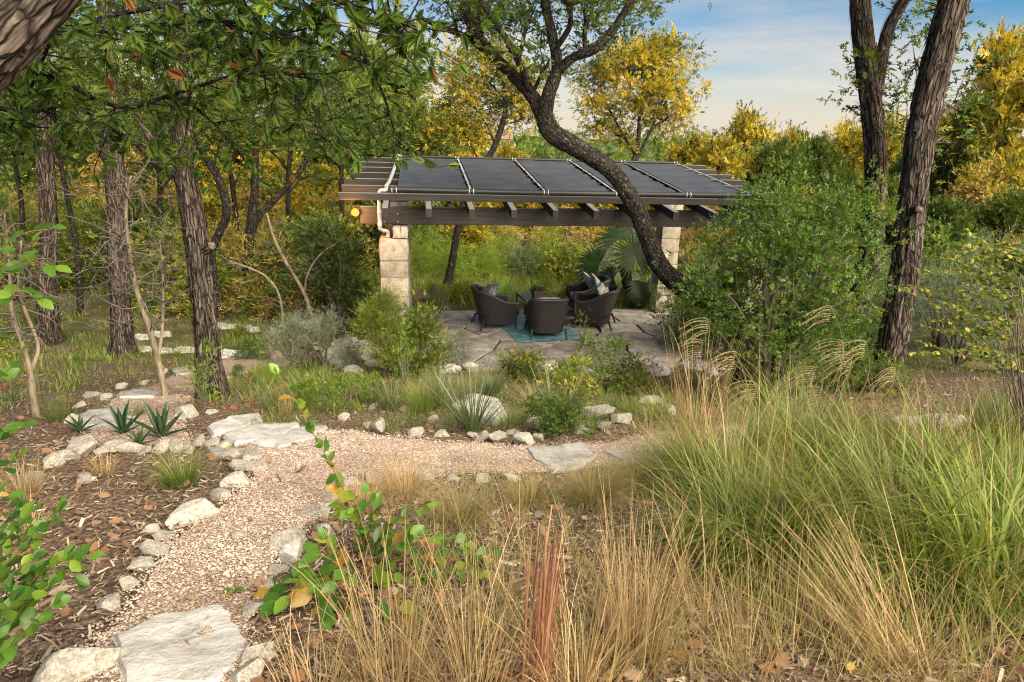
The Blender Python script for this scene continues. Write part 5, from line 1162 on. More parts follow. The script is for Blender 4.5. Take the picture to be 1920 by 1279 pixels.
# ------------------------------------------------------------------ shrubs
def shrub(name, label, px, py, wpx, hpx, leaf, tmpl, size, seed, clumps=60, per=24, cr=.2, group=None, bark='twig_bark', d=None, lean=(0, 0), up=.4, fill=1.0, stems=9, tintb=0.0, low=.12, cat='shrub'):
    rng = np.random.default_rng(seed); p = G(px, py) if d is None else PD(px, py, d); p = np.array([p[0], p[1], gz(p[0], p[1])])
    k = np.linalg.norm(p - C0) / F_PX; w2, h = wpx * k / 2, hpx * k; w_, l_ = MB(), MB(); bl = []
    nb = stems
    for q in range(nb):
        a = q * 2.399 + rng.uniform(-.4, .4); rr_ = w2 * math.sqrt((q + .5) / nb) * .72; zc = h * (low + (1 - low) * (.35 + .5 * (1 - (rr_ / w2)**2)) * rng.uniform(.75, 1.1))
        if q % 3 == 2: zc *= .45
        c_ = p + np.array([rr_ * math.cos(a) + lean[0], rr_ * math.sin(a) * .8 + lean[1], zc]); bl.append((c_, np.array([w2 * .42, w2 * .38, min(h * .3, zc * .8)]) * fill))
    path = np.array([p - [0, 0, .05], p + [0, 0, .02], p + [0, 0, .06]])
    crown(w_, l_, rng, bl, path, tmpl, size, clumps, per, cr, .012 * max(.5, h), .004, up, .8, tintb)
    o = thing(name, label, cat, p, group); finish(o, [('stems', w_, MT[bark]), ('foliage', l_, MT[leaf])], p); kids(o); return o
shrub('evergreen_shrub', 'large glossy green evergreen shrub covering the curved oak and pergola end', 1445, 690, 360, 385, 'green_shrub', TWIG, .092, 401, 400, 26, .22, stems=32, low=.0, d=8.6, fill=.85, tintb=.06)
shrub('evergreen_shrub', 'low green leafy bush at the foot of the stone pillar on the palm side', 1260, 660, 130, 110, 'green_shrub', TWIG, .075, 402, 40, 26, .18)
shrub('evergreen_shrub', 'small green leafy bush beside the white rocks at the terrace corner', 1330, 680, 120, 130, 'green_shrub', TWIG, .075, 403, 40, 26, .18)
shrub('dark_cedar_bush', 'dark dense cedar bush beneath the lit lamp', 640, 625, 170, 210, 'juniper_leaf', SPRAY, .14, 404, 95, 28, .26, stems=12, tintb=-.15)
shrub('dark_cedar_bush', 'dark cedar bush behind the pale leaning sapling', 560, 590, 150, 150, 'juniper_leaf', SPRAY, .14, 405, 64, 26, .26, stems=9, tintb=-.1)
shrub('young_cedar', 'green young cedar in front of the stone pillar with the pipe', 722, 700, 84, 150, 'juniper_leaf', FEATH, .14, 406, 70, 34, .14, stems=9, tintb=.25, low=.15, up=.9, d=9.9)
shrub('young_cedar', 'lower spreading young cedar beside the upright one', 785, 700, 100, 120, 'juniper_leaf', SPRAY, .09, 407, 90, 32, .15, stems=9, tintb=.1, low=.1, up=.7, d=10.2)
for k, (x_, y_, w_, h_, lab) in enumerate([(545, 690, 90, 90, 'silvery sage bush under the arching sapling'), (610, 690, 90, 95, 'silvery sage bush beside the limestone rock heap'), (660, 700, 60, 60, 'small silvery sage tuft in the limestone rock heap'), (850, 690, 90, 70, 'pale sage bush at the corner of the terrace'), (575, 655, 80, 70, 'silvery sage bush in front of the pale leaning sapling')]):
    shrub('sage_bush', lab, x_, y_, w_, h_, 'sage', FEATH, .09, 410 + k, 34, 26, .11, stems=8, up=.9)
shrub('sage_bush', 'tall silvery grey sage bush behind the thick leaning juniper', 1790, 690, 170, 170, 'sage', FEATH, .16, 418, 60, 26, .26, stems=10, up=.8, tintb=-.25, d=11.5)
shrub('sage_bush', 'silvery grey sage bush between the two tall junipers', 1660, 680, 120, 170, 'sage', FEATH, .16, 419, 46, 28, .26, stems=9, up=.8, tintb=-.15, d=12)
for k, (x_, y_, w_, h_, lab) in enumerate([(1135, 735, 140, 90, 'yellow-green barberry bush below the white terrace rocks'), (1075, 760, 130, 80, 'yellow-green barberry bush behind the dark yucca'), (1180, 740, 100, 60, 'small yellow-tipped bush near the terrace rocks'), (985, 715, 90, 50, 'small yellow-tipped bush beside the grassy yucca'), (1090, 660, 30, 80, 'thin yellow-flowered stem rising in front of the blue rug')]):
    shrub('barberry_bush', lab, x_, y_, w_, h_, 'yellow_shrub' if k != 0 else 'green_shrub', TWIG, .06, 430 + k, 40 if k < 4 else 9, 24 if k < 4 else 9, .11, stems=8 if k < 4 else 3, tintb=-.02 if k else .15)
for k, (x_, y_, w_, h_, lab) in enumerate([(655, 770, 90, 70, 'bright green low plant beside the gravel corner'), (760, 735, 60, 110, 'bright lime green upright plant below the young cedar'), (700, 760, 70, 50, 'bright green low plant under the lime green upright one'), (385, 770, 60, 110, 'fresh green leafy shoots around the foot of the juniper with the sawn stub'), (615, 775, 60, 60, 'light green low plant above the pitted step'), (575, 765, 60, 50, 'light green low plant near the red flowers')]):
    shrub('leafy_plant', lab, x_, y_, w_, h_, 'bright_shrub', TWIG, .05, 440 + k, 20, 18, .08, stems=7, tintb=-.3, up=.8, cat='plant')
shrub('evergreen_shrub', 'small dark leafy bush between the dark yucca tufts and the gravel', 1040, 815, 120, 70, 'green_shrub', TWIG, .05, 451, 44, 24, .09, stems=8)
shrub('evergreen_shrub', 'green leafy bush at the foot of the twin-stemmed juniper', 1560, 730, 150, 120, 'green_shrub', TWIG, .07, 452, 60, 26, .16, stems=9)
shrub('barberry_bush', 'small yellow-leaved bush at the foot of the thick leaning juniper', 1655, 745, 120, 60, 'yellow_shrub', TWIG, .05, 453, 40, 22, .1, stems=8, tintb=-.15)
shrub('evergreen_shrub', 'green bush behind the thick leaning juniper', 1760, 640, 180, 190, 'green_shrub', TWIG, .09, 454, 90, 28, .26, stems=10, d=13)
# meadow brush beyond the terrace and understory of the woodland, copies of a few kinds
KI = {'b': ('undergrowth_bush', 'bright green feathery bush in the undergrowth around the terrace', 'bright bushes of the undergrowth', 'bright_shrub', FEATH, .24), 's': ('undergrowth_bush', 'grey-green feathery bush in the undergrowth around the terrace', 'grey bushes of the undergrowth', 'sage', FEATH, .24),
      'y': ('undergrowth_bush', 'yellow-green bush in the undergrowth around the terrace', 'yellow-green bushes of the undergrowth', 'yellow_shrub', TWIG, .13), 'g': ('understory_bush', 'green leafy bush growing among the woodland trees', 'green bushes of the understory', 'green_shrub', TWIG, .13), 'd': ('understory_bush', 'dry tan bush growing under the woodland trees', 'dry bushes of the understory', 'dry_leaf', FEATH, .2)}
KP = {k: shrub(v_[0], v_[1], 960, 560, 90, 80, v_[3], v_[4], v_[5], 460 + i_, 42, 24, .30, v_[2], stems=9, d=19, tintb=0) for i_, (k, v_) in enumerate(KI.items())}
br = random.Random(66); first = set()
def bush(kind, px, py, d, s):
    src = KP[kind]; p = PD(px, py, d); o = src if kind not in first else copy_tree(src); first.add(kind)
    o.location = (p[0], p[1], gz(p[0], p[1]) - .05); o.rotation_euler = (0, 0, br.uniform(0, 6.28)); o.scale = (s * br.uniform(.85, 1.2), s * br.uniform(.85, 1.2), s * br.uniform(.8, 1.25))
for k in range(56): bush(br.choice('bbbbbsyy'), br.uniform(765, 1235), 540, br.choice([19.5, 20.5, 21.5, 23, 25, 27]) + br.uniform(-.5, .5), br.uniform(.5, 1.0))
for k in range(22): bush(br.choice('bbsyy'), br.uniform(765, 1235), 560, br.uniform(16.4, 18.5), br.uniform(.2, .4))
for k in range(26):
    px_, d_ = br.choice([br.uniform(-30, 200), br.uniform(420, 560), br.uniform(-30, 60)]), br.uniform(8.5, 14)
    bush(br.choice('ggby'), px_, 600, d_, br.uniform(.14, .3))
for k in range(5): bush('y', br.uniform(780, 890), 560, 16.6, br.uniform(.28, .4))
for k in range(74): bush(br.choice('gbbbyyydd'), br.uniform(-40, 690), 540, br.uniform(14.6, 22), br.uniform(.7, 1.5))
for k in range(34): bush(br.choice('gggsbyd'), br.uniform(1290, 1990), 540, br.uniform(12.5, 21), br.uniform(.6, 1.25))
for k in range(14):
    bush(br.choice('ggyd'), 1990 + 42 * k, 600, br.uniform(6.5, 11.5), br.uniform(.4, .8)); bush(br.choice('gyd'), -60 - 45 * k, 600, br.uniform(8, 14), br.uniform(.5, 1.0))
# broad-leaved shrub with yellow sprays at the frame edge
def leafy_branches(name, label, cat, base, branches, meshes, seed, size, gap, rtw=.004, bark='red_twig', drop=(0, 0, 0), per=1, join=None, upn=(0, -.3, .8), rnd=.5):
    rng = np.random.default_rng(seed); o = thing(name, label, cat, base); w_ = MB(); l_ = MB(); cnt = 0
    for cols, d0 in branches:
        pts = np.array([PD(c_[0], c_[1], d0 + (c_[2] if len(c_) > 2 else 0)) for c_ in cols]); Q = catmull(pts, .02)
        tube(w_, Q, np.linspace(rtw * 1.3, rtw * .5, len(Q)), 6); T_ = unit(np.gradient(Q, axis=0))
        if cols is branches[0][0] or True: limb(w_, rng, base, Q[0], rtw * 1.5, rtw * 1.3, 0, .08, 6, 6)
        s = 0.0; sd = 1
        L_ = np.concatenate([[0], np.cumsum(np.linalg.norm(np.diff(Q, axis=0), axis=1))])
        while s < L_[-1]:
            i_ = min(len(Q) - 1, int(np.searchsorted(L_, s))); side = np.cross(T_[i_], [0, 0, 1.0]); side = unit(side + 1e-6)
            for z in range(per):
                d = unit(T_[i_] * .55 + side * sd * rng.uniform(.5, 1.1) + rng.normal(0, .3, 3) + np.array(drop)); nn = unit(np.array(upn) + rng.normal(0, rnd, 3)); zs = size * rng.uniform(.65, 1.25) * (1 - .3 * s / L_[-1])
                if join is None: place_leaf('leaf', meshes[rng.integers(len(meshes))], o, base, Q[i_], d, nn, zs); cnt += 1
                else: scatter(l_, join, Q[i_][None], d[None], nn[None], zs, np.array([min(1, rng.beta(1.6, 2.2) + (.35 if s > L_[-1] * .7 else 0))]))
                sd = -sd
            s += gap * rng.uniform(.7, 1.3)
        if join is None: place_leaf('leaf', meshes[rng.integers(len(meshes))], o, base, Q[-1], T_[-1], unit(np.array(upn)), size * .7)
    O('stems', w_.mesh('stems', MT[bark], base), o)
    if l_.n: tag(O('foliage', l_.mesh('foliage', MT['yellow_shrub'], base), o), kind='stuff')
    return o
rng = np.random.default_rng(501); brs = []
for q in range(46):
    y0 = rng.uniform(470, 700); x0 = rng.uniform(1850, 1990); l = rng.uniform(60, 190)
    brs.append(([(x0, y0), (x0 - l * .5, y0 - rng.uniform(-15, 35)), (x0 - l, y0 - rng.uniform(-10, 50))], rng.uniform(4.6, 5.6)))
brs += [([(1880, 640), (1800, 595), (1730, 560), (1672, 535)], 5.0), ([(1900, 560), (1830, 548), (1760, 542), (1700, 540)], 5.2), ([(1880, 690), (1800, 665), (1720, 640)], 5.0)]
eb = PD(1960, 760, 5.2); eb[2] = gz(eb[0], eb[1])
leafy_branches('elbow_bush', 'leafy bush with yellow-tipped horizontal sprays beside the thick leaning juniper', 'shrub', eb, brs, None, 502, .052, .03, .003, 'twig_bark', per=2, join=ovate(.36))
# broad-leaved shrub in the foreground: every leaf its own piece
VLM = leaf_meshes('leaf', [ovate(.33, .05, -.08), ovate(.30, .08, -.14), ovate(.36, .03, -.05), bent(ovate(.32), .4)], 'vine_leaf', [.1, .25, .4, .55, .7, .3, .5, .8, .9, .96])
vb = G(668, 1118); vb[2] = gz(vb[0], vb[1])
leafy_branches('broadleaf_shrub', 'broad-leaved green shrub with one tall upright shoot beside the white boulders', 'shrub', vb, [
    ([(690, 1040), (672, 985), (650, 930), (615, 862), (580, 800), (545, 735), (522, 702)], 2.95), ([(650, 1090), (560, 1110), (470, 1150), (350, 1195)], 2.35), ([(640, 1100), (560, 1090), (500, 1105), (440, 1110)], 2.5), ([(690, 1070), (750, 1050), (830, 1045), (920, 1040)], 2.75), ([(680, 1050), (720, 1000), (770, 960), (800, 950)], 2.95), ([(670, 1100), (620, 1130), (560, 1150), (500, 1165)], 2.35),
    ([(660, 1080), (600, 1040), (560, 1060), (540, 1085)], 2.6), ([(700, 1090), (780, 1100), (850, 1070), (900, 1075)], 2.6), ([(690, 1030), (670, 960), (640, 950)], 2.95), ([(690, 1010), (700, 950), (690, 925)], 3.0), ([(720, 1120), (780, 1170), (840, 1220), (880, 1240)], 2.25), ([(860, 1190), (890, 1200), (905, 1190)], 2.25), ([(640, 1120), (600, 1170), (560, 1200)], 2.25), ([(700, 1060), (740, 1090), (800, 1080)], 2.6), ([(670, 1120), (650, 1170), (610, 1190)], 2.3), ([(700, 1050), (760, 1010), (820, 1010), (870, 1020)], 2.8), ([(680, 1090), (640, 1060), (610, 1010)], 2.75)], VLM, 511, .098, .027, .0035, rnd=.5)
bb = G(20, 1279); bb = np.array([bb[0] - .35, bb[1] - .05, 0]); bb[2] = gz(bb[0], bb[1])
rng = np.random.default_rng(521)
leafy_branches('broadleaf_bush', 'close broad-leaved bush with glossy green leaves beside the mulch bank', 'shrub', bb, [([(-60, 1250), (0, 1180), (60, 1100), (120, 1040)], 1.75), ([(-60, 1150), (10, 1060), (70, 1010), (110, 960)], 1.85), ([(-60, 1100), (20, 1000), (60, 960)], 1.95), ([(-60, 1240), (20, 1150), (80, 1070), (165, 1045)], 1.75), ([(-80, 1280), (0, 1230), (60, 1170), (100, 1130)], 1.65), ([(-80, 1200), (-20, 1120), (30, 1070), (60, 1050)], 1.75), ([(-80, 1290), (-20, 1200), (20, 1130)], 1.6), ([(-60, 1050), (0, 990), (30, 950)], 2.0), ([(-60, 1200), (20, 1120), (90, 1060), (140, 1080)], 1.8), ([(-60, 1130), (0, 1060), (50, 1000), (90, 980)], 1.9), ([(-80, 1280), (0, 1190), (50, 1130), (90, 1100)], 1.7)], VLM[:8], 522, .078, .021, .003, rnd=.55)
lb3 = PD(-140, 800, 2.6); lb3[2] = gz(lb3[0], lb3[1])
leafy_branches('broadleaf_bush', 'tall broad-leaved bush with dark drooping leaves in front of the bare forked sapling', 'shrub', lb3, [([(-80, 560), (-10, 480), (40, 440), (90, 430)], 2.7), ([(-80, 600), (-10, 520), (50, 490), (100, 500)], 2.7), ([(-80, 640), (0, 560), (40, 545), (70, 560)], 2.7), ([(-90, 850), (-30, 820), (10, 810), (40, 800)], 2.6), ([(-90, 900), (-30, 870), (0, 880), (30, 860)], 2.6), ([(-80, 760), (-20, 720), (20, 690), (35, 670)], 2.7), ([(-80, 1000), (-20, 940), (15, 930)], 2.3)], VLM[:6], 532, .11, .045, .004, rnd=.5)

# ------------------------------------------------------------------ grasses
def grass(name, label, px, py, mat, seed, spec, group=None, cat='grass clump', d=None, plumes=()):
    rng = np.random.default_rng(seed); p = G(px, py) if d is None else PD(px, py, d); p[2] = gz(p[0], p[1]); mb = MB()
    for sp_ in spec:
        k_ = 5 if sp_['n'] > 500 and sp_['width'] > .005 else 1
        for q_ in range(k_):
            sp2 = dict(sp_); of = np.zeros(3)
            if k_ > 1:
                a_ = rng.uniform(0, 6.28); of = np.array([math.cos(a_), math.sin(a_), 0]) * rng.uniform(.05, .22)
                sp2.update(n=sp_['n'] // k_, L=sp_['L'] * rng.uniform(.7, 1.15), lean0=sp_['lean0'] * rng.uniform(.6, 1.5), curl=sp_['curl'] * rng.uniform(.5, 1.25), disc=sp_['disc'] * .6, az=a_, outward=1.0, tint=rng.uniform(.3, .75), wob=.7)
            blades(mb, rng, np.array([p[0], p[1], p[2] - .02]) + of, **sp2)
    o = thing(name, label, cat, p, group); O('blades', mb.mesh('blades', MT[mat], p), o)
    for (pm, specs) in plumes:
        m2 = MB()
        for sp_ in specs: blades(m2, rng, np.array([p[0], p[1], p[2] - .02]), **sp_)
        O('seed_stalks', m2.mesh('seed_stalks', MT[pm], p), o)
    return o
def big(n, L, lean=.32, curl=1.5, width=.010, disc=.16, **k): return {**dict(n=n, L=L, lean0=lean, curl=curl, width=width, disc=disc, seg=7, lvar=.6, wob=.45), **k}
for k, (x_, y_, L_, lab) in enumerate([(1405, 1060, .95, 'large green fountain grass clump with yellowish blades beside the tan upright stalks'), (1560, 1075, .9, 'large green fountain grass clump between two others beside the matted dry stalks'), (1720, 1120, .95, 'large green fountain grass clump with broad arching blades'), (1880, 1150, .95, 'large green fountain grass clump with the broadest drooping blades'),
                                       (1350, 930, .95, 'green and tan grass clump behind the feathery olive grass'), (1480, 900, .9, 'green and tan grass clump with arching plumes beside the gravel path end'), (1640, 920, .85, 'green grass clump in front of the low grey boulder'), (1790, 930, .9, 'green and tan grass clump under the leaning juniper'), (1900, 970, .9, 'tangled green grass clump beside the elbow bush'), (1730, 850, .7, 'low green grass clump in front of the half-hidden grey boulders'), (1870, 860, .8, 'green grass clump between the boulders and the elbow bush'), (1560, 850, .75, 'low green grass clump at the end of the gravel path')]):
    nw = .0145 if k in (2, 3) else (.010 if k < 4 else .0075)
    n0 = 560 if k in (2, 3) else 850
    grass('fountain_grass', lab, x_, y_, 'grass_green', 600 + k, [big(n0, L_ * 1.1, .42, 2.3, nw, .22), big(300, L_ * .8, .75, 1.3, nw, .26)], plumes=[('grass_tan', [big(120, L_ * 1.3, .36, .8, .0038, .24), big(110, L_ * .95, .85, .9, .0034, .28)])])
for k, (x_, y_, L_, nn, le, cu, lab) in enumerate([(1190, 1235, .80, 330, .13, .25, 'upright tan bluestem tuft with straight straw stalks beside the reddish stalks'), (735, 1300, .74, 260, .24, .3, 'tan bluestem tuft leaning over the broad-leaved shrub'), (1300, 885, 1.4, 420, .13, .35, 'tall tan grass tuft with straight stems beside the curved oak'), (1230, 900, .75, 260, .22, .5, 'tan straw tuft at the edge of the green fountain grass'), (885, 1300, .62, 240, .26, .4, 'tan bluestem tuft beside the reddish stalks, away from the upright tuft'), (1085, 1310, .55, 200, .3, .5, 'low tan bluestem tuft between the reddish stalks and the upright tuft'), (590, 1310, .4, 160, .35, .5, 'low tan bluestem tuft below the broad-leaved shrub')]):
    grass('bluestem_grass', lab, x_, y_, 'grass_tan', 620 + k, [big(int(nn * .42), L_, le, cu, .0042, .11, wpow=.35), big(nn // 5, L_ * .85, le * 2.4, .5, .0036, .12), big(nn // 2, L_ * .5, .55, .9, .003, .15)])
grass('bluestem_grass', 'tan grass stalks collapsed sideways over the mulch below the green fountain grass', 1690, 1255, 'grass_tan', 630, [dict(n=120, L=.85, lean0=.75, curl=.25, width=.0045, disc=.12, seg=7, az=R(140), outward=.28, wpow=.4), big(160, .5, .5, .9, .003, .2)])
grass('bluestem_grass', 'thin tangled dry grass over the mulch beside the collapsed stalks', 1480, 1240, 'grass_tan', 631, [big(120, .65, .3, .35, .0035, .3), big(150, .35, .8, .9, .003, .4)])
grass('bluestem_grass', 'fine dry grass spread beneath the fountain grass with the broadest blades', 1850, 1265, 'grass_tan', 632, [big(170, .5, .5, .6, .0035, .35), big(160, .35, .8, .9, .003, .4)])
grass('red_bluestem', 'upright bundle of reddish cut grass stalks in the mulch', 1005, 1290, 'grass_red', 640, [dict(n=64, L=.70, lean0=.06, curl=.05, width=.0060, disc=.05, seg=5, az=R(30), outward=.8, wob=.05, lvar=.3, wpow=.15), dict(n=60, L=.3, lean0=.5, curl=.6, width=.003, disc=.1, seg=5)])
for k, (x_, y_, L_, nn, lab) in enumerate([(1110, 945, .42, 1500, 'fine olive feathergrass mound beside the grey-white stepping slab'), (860, 985, .40, 1000, 'fine olive feathergrass mound behind the reddish stalks'), (760, 930, .42, 700, 'pale straw feathergrass mound at the edge of the gravel'), (990, 945, .34, 700, 'small pale feathergrass mound between two other mounds'), (1200, 925, .5, 1300, 'fine olive feathergrass mound overlapping the half-covered stepping slab'), (680, 955, .34, 600, 'straw-coloured feathergrass mound behind the broad-leaved shrub')]):
    grass('feathergrass', lab, x_, y_, 'grass_olive' if k not in (2, 5) else 'grass_tan', 650 + k, [big(nn, L_, .45, 1.9, .0022, .10), big(nn // 4, L_ * 1.2, .6, 1.2, .0022, .08)])
for k, (x_, y_, L_, nn, mt, lab) in enumerate([(342, 912, .42, 420, 'grass_green', 'bright green and yellow grass tuft beside the path edging rocks'), (45, 930, .40, 220, 'grass_tan', 'dry tan grass tuft below the tall broad-leaved bush'), (195, 890, .26, 160, 'grass_tan', 'small dry pinkish grass tuft on the mulch near the agaves'), (110, 790, .5, 160, 'grass_green', 'sparse green grass tuft at the foot of the bare forked sapling'), (60, 1000, .35, 120, 'grass_tan', 'thin straw grass tuft behind the close broad-leaved bush'), (255, 780, .25, 120, 'grass_green', 'tiny green grass tuft beside the broad white slab'), (540, 775, .3, 160, 'grass_tan', 'dry grass tuft behind the long white step')]):
    grass('grass_tuft', lab, x_, y_, mt, 660 + k, [big(nn, L_, .35, 1.3, .0042, .07)])
for k, (x_, y_, L_, nn, wd, lab) in enumerate([(885, 808, .85, 70, .016, 'dark stiff yucca tuft with few long blades beside the tilted slab'), (1040, 812, .8, 70, .015, 'dark stiff yucca tuft beside the small dark leafy bush'), (840, 765, .6, 600, .006, 'dense grey-green grassy yucca mound below the sage bush'), (955, 705, .62, 320, .009, 'grassy yucca at the near edge of the flagstone terrace'), (735, 770, .45, 60, .014, 'small stiff yucca tuft below the limestone rock heap'), (920, 745, .5, 420, .006, 'grey-green grassy yucca mound between the two larger tufts'), (1170, 690, .3, 80, .008, 'small grassy yucca among the white terrace rocks'), (790, 775, .5, 420, .005, 'loose straw-green grassy mound beside the stiff yucca'), (1230, 790, .5, 300, .005, 'loose green grassy mound between the weathered rocks')]):
    grass('grassy_yucca', lab, x_, y_, 'yucca' if k < 7 else 'grass_green', 670 + k, [dict(n=nn, L=L_, lean0=.42, curl=.35 if nn < 100 else 1.1, width=wd, disc=.07, seg=6)], cat='yucca')
for k, (x_, y_) in enumerate([(600, 745), (648, 738), (690, 752), (560, 752), (1000, 765), (1105, 792), (1180, 772), (1268, 765), (1295, 725), (905, 722), (870, 728), (1060, 722), (1140, 765), (780, 748), (520, 770), (960, 800), (1215, 725), (1330, 760), (810, 720)]):
    grass('bed_grass', 'loose green and straw grass tuft between the rocks of the planting bed', x_, y_, ['grass_green', 'grass_olive', 'yucca'][k % 3], 800 + k, [big(170, .3 + .05 * (k % 5), .45, 1.2, .005, .12)], 'grass tufts of the planting bed')
for k, (x_, y_) in enumerate([(940, 1130), (1080, 1090), (1250, 1130), (1330, 1180), (900, 1230), (1090, 1260), (1400, 1260), (1300, 1010), (980, 1020), (1560, 1190)]):
    grass('bluestem_grass', 'sparse tuft of thin straw stalks scattered over the mulch', x_, y_, 'grass_tan', 830 + k, [big(34, .5 + .06 * (k % 4), .3, .4, .0034, .10, wpow=.4), big(60, .28, .7, .9, .0028, .14)], 'sparse straw tufts on the mulch')
mb = MB(); rng = np.random.default_rng(690)
for q in range(800):
    x_, y_ = rng.uniform(480, 1320), rng.uniform(690, 815); p = G(x_, y_)
    if on_path(p[:1], p[1:2])[0]: continue
    blades(mb, rng, p, 16, rng.uniform(.1, .3), .5, 1.0, .004, 3, disc=.14)
for q in range(420):
    x_, y_ = rng.uniform(720, 1930), rng.uniform(880, 1290); p = G(x_, y_)
    if on_path(p[:1], p[1:2])[0]: continue
    blades(mb, rng, p, 9, rng.uniform(.1, .3), .8, .9, .003, 4, disc=.2, tint=.92)
for q in range(130):
    x_, y_ = rng.uniform(700, 1900), rng.uniform(930, 1300); p = G(x_, y_)
    if on_path(p[:1], p[1:2])[0]: continue
    blades(mb, rng, p, rng.integers(3, 10), rng.uniform(.3, .62), .35, .5, .0034, 6, disc=.08, tint=.95, lvar=.5)
tag(O('ground_grass', mb.mesh('ground_grass', MT['grass_green'])), 'loose low grass and straw filling the planting beds', 'grass', kind='stuff')
# maiden grass with drooping plumes
def plume(mb, rng, tip, dirn, L=.34, ns=9):
    for s in range(ns):
        a = tip - np.array([0, 0, .02 * s]); d = unit(np.array([dirn[0] + rng.normal(0, .15), dirn[1] + rng.normal(0, .25), .55 - .05 * s])); n = 9; P_ = [a]; l = L * rng.uniform(.7, 1.05)
        for k in range(n): d = unit(d + np.array([dirn[0] * .05, dirn[1] * .05, -.16])); P_.append(P_[-1] + d * l / n)
        P_ = np.array(P_); tube(mb, P_, np.linspace(.0022, .001, n + 1), 3, tint=rng.uniform(.3, 1))
        m = 60; idx = rng.integers(1, n + 1, m); fr_ = rng.random(m)[:, None]; pos = P_[idx] * fr_ + P_[idx - 1] * (1 - fr_); dd = unit((P_[idx] - P_[idx - 1]) * 45 + rng.normal(0, .4, (m, 3)))
        scatter(mb, diamond(.10), pos, dd, rdir(rng, m), rng.uniform(.012, .022, m), rng.random(m))
rng = np.random.default_rng(701)
mg = G(1500, 880); mg[2] = gz(mg[0], mg[1]); mdn = thing('maiden_grass', 'maiden grass with pale drooping feathery plumes in front of the twin-stemmed juniper', 'grass clump', mg)
mbp, mbs_, mbb = MB(), MB(), MB()
blades(mbb, rng, mg, 500, 1.0, .3, 1.3, .008, 7, disc=.3)
for (x_, y_, sx) in [(1560, 575, -1), (1580, 640, -1), (1625, 640, -1), (1530, 690, -1), (1540, 730, -1), (1600, 665, -1), (1680, 690, -1), (1650, 740, -1), (1560, 760, -1), (1490, 750, -1), (1330, 600, -1), (1320, 640, -1), (1700, 760, -1), (1420, 720, -1), (1380, 660, -1), (1620, 790, -1), (1450, 800, -1)]:
    tip = PD(x_, y_, 6.6 + rng.uniform(-.8, .6)); b = mg + np.array([rng.normal(0, .25), rng.normal(0, .2), 0]); mid = (b * .45 + tip * .55) + np.array([(tip[0] - b[0]) * .1 + .08, 0, .15]); Q = catmull(np.array([b, mid, tip]), .08); tube(mbs_, Q, np.linspace(.004, .002, len(Q)), 4, tint=.6)
    plume(mbp, rng, tip, np.array([sx * 1.0, rng.normal(0, .25), 0]))
for nm, m_, mt in (('blades', mbb, 'grass_green'), ('stalks', mbs_, 'grass_tan'), ('plumes', mbp, 'plume')): O(nm, m_.mesh(nm, MT[mt], mg), mdn)

# ------------------------------------------------------------------ agaves, palm, flowers
def agave_leaf(seed):
    rg = np.random.default_rng(seed); n = 9; t_ = np.linspace(0, 1, n); wd = .085 * np.sin(np.clip(t_ * 2.4 + .45, 0, math.pi))**.8 * (1 - t_**3); wd[-1] = .002
    z = .12 * t_**1.5 * rg.uniform(-.5, 1.2); V = []
    for a, w_, zz in zip(t_, wd, z): V += [(a, w_, zz + w_ * .45), (a, 0, zz), (a, -w_, zz + w_ * .45), (a, 0, zz - .03 * (1 - a))]
    F_ = [(4 * k + j, 4 * k + (j + 1) % 4, 4 * k + 4 + (j + 1) % 4, 4 * k + 4 + j) for k in range(n - 1) for j in range(4)]
    mb = MB(); mb.add(np.array(V), [np.array(F_)], tint=rg.uniform(.2, .9)); return mb.mesh('leaf', MT['agave'])
AG = [agave_leaf(k) for k in range(5)]
for k, (x_, y_, L_, nl, lab) in enumerate([(232, 815, .31, 13, 'dark green agave in front of the broad white slab'), (305, 822, .36, 14, 'larger dark green agave beside the narrow white step'), (150, 812, .24, 9, 'small agave beside the sparse green grass tuft'), (262, 838, .20, 8, 'tiny agave pup between two larger agaves')]):
    p = G(x_, y_); p[2] = gz(p[0], p[1]); o = thing('agave', lab, 'agave', p); rg = np.random.default_rng(720 + k)
    for q in range(nl):
        a = q * 2.399; el = R(20 + 58 * q / nl); d = np.array([math.cos(a) * math.cos(el), math.sin(a) * math.cos(el), math.sin(el)]); nn = np.array([-math.cos(a) * math.sin(el), -math.sin(a) * math.sin(el), math.cos(el)])
        place_leaf('leaf', AG[rg.integers(5)], o, p, p + [0, 0, .02], d, nn, L_ * rg.uniform(.75, 1.1))
pb = PD(1176, 572, 16.9); pb[2] = gz(pb[0], pb[1]); palm = thing('fan_palm', 'fan palm with round fronds behind the terrace furniture', 'palm', pb)
mb = MB(); hp = PD(1172, 500, 16.9); trunk(mb, [pb - [0, 0, .1], (pb + hp) / 2 + [.03, 0, 0], hp], [.15, .13, .15], 20, .05, lambda ca, sa, s, r: r * .18 * vnoise(ca * 4, sa * 4, s * 9), 3.3); O('trunk', mb.mesh('trunk', MT['oak_bark'], pb), palm)
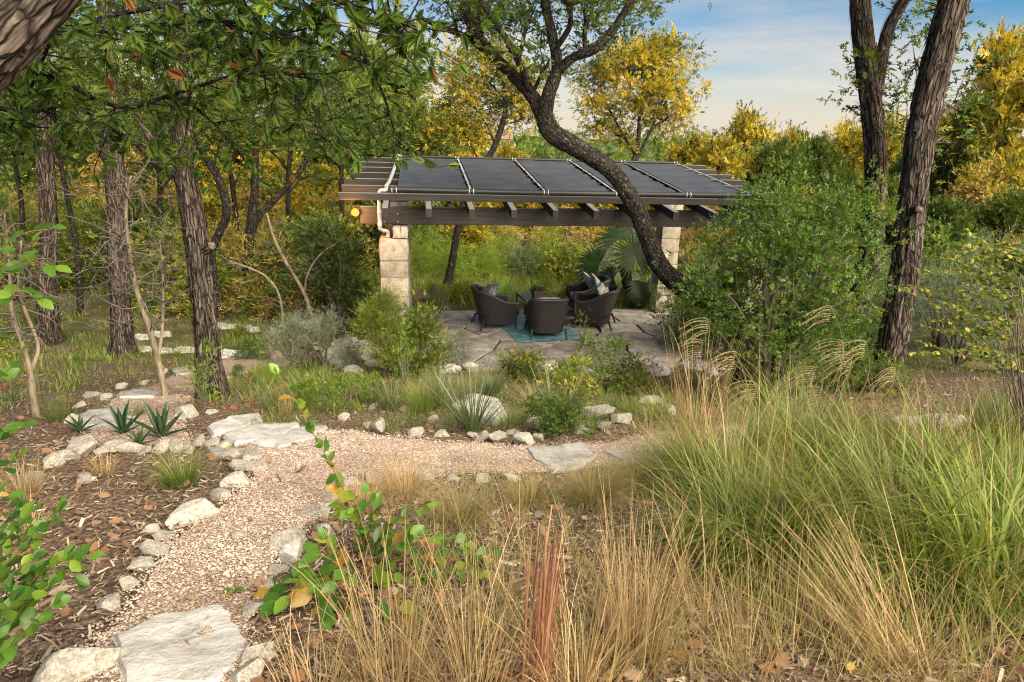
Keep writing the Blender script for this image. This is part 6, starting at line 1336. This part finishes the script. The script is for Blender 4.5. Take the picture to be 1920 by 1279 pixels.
def frond(center, hub, face, upv, rad, seed, arc=300):
    rg = np.random.default_rng(seed); mb = MB(); tube(mb, catmull(np.array([hub, (hub + center) / 2 + [0, 0, .12], center]), .08), .012, 6, tint=.6)
    z = unit(np.asarray(face, float)); x = unit(np.asarray(upv, float) - z * (np.asarray(upv) @ z)); y = np.cross(z, x); n = 34
    for q in range(n):
        a = R(-arc / 2 + arc * q / (n - 1)); d = x * math.cos(a) + y * math.sin(a); s = np.cross(z, d); l = rad * (.82 + .18 * math.cos(a * .6)) * rg.uniform(.92, 1.05); k = np.linspace(0, 1, 6); wd = .027 * rad / .6 * np.array([.15, .8, 1, .8, .45, .03]); dr = .22 * l * k**2.2 * rg.uniform(.3, 1)
        c_ = center + d * (k * l)[:, None] - np.array([0, 0, 1.0]) * dr[:, None]; V = np.stack([c_ - s * wd[:, None], c_ + z * .012, c_ + s * wd[:, None]], 1).reshape(-1, 3)
        F_ = [(3 * i_ + j, 3 * i_ + j + 1, 3 * i_ + j + 4, 3 * i_ + j + 3) for i_ in range(5) for j in (0, 1)]; mb.add(V, [np.array(F_)], tint=np.clip(rg.normal(.4, .18), 0, .86), bco=np.zeros((len(V), 3)))
    return O('frond', mb.mesh('frond', MT['palm'], pb), palm)
for k, (x_, y_, dd, f, u_, rd, ar) in enumerate([(1122, 498, -.2, (-.3, -.8, .35), (-1, 0, .25), .72, 200), (1192, 480, -.4, (.0, -.9, .4), (-.2, 0, 1), .74, 330), (1212, 530, -.3, (.3, -.8, .3), (.2, 0, -1), .70, 230), (1160, 448, .1, (-.1, -.6, .7), (-.3, 0, 1), .68, 220), (1215, 455, .2, (.2, -.6, .6), (.6, 0, .8), .66, 200), (1150, 520, .3, (-.2, -.5, .6), (-.6, .3, -.3), .62, 200), (1185, 545, -.1, (0, -.8, .2), (0, 0, -1), .55, 200)]):
    frond(PD(x_, y_, 16.9 + dd), hp, f, u_, rd, 740 + k, ar)
for k, (x_, y_, lab) in enumerate([(440, 778, 'red flowering salvia beside the narrow white step'), (468, 772, 'pink-red flowering salvia above the long white step'), (478, 720, 'red flower stem rising above the light green plants'), (97, 690, 'red flower stem in the shade at the dark juniper trunk'), (25, 740, 'red flowering salvia beside the bare forked sapling'), (135, 770, 'red flowering salvia at the edge of the woodland path')]):
    rg = np.random.default_rng(760 + k); p = G(x_, y_ + 12); p[2] = gz(p[0], p[1]); o = thing('salvia', lab, 'flower', p); mb, mf = MB(), MB()
    for q in range(4):
        e = p + np.array([rg.normal(0, .07), rg.normal(0, .07), rg.uniform(.1, .24)]); limb(mb, rg, p, e, .003, .0015, 0, .1, 4, 4); m = 6; scatter(mb, DIAM, p + (e - p) * rg.random((m, 1)), rdir(rg, m), rdir(rg, m), .035, np.full(m, .5))
        m = 5; scatter(mf, DIAM, e + rg.normal(0, .012, (m, 3)), rdir(rg, m), rdir(rg, m), .022, rg.random(m))
    O('stems', mb.mesh('stems', MT['green_shrub'], p), o); O('blossoms', mf.mesh('blossoms', MT['flower'], p), o)
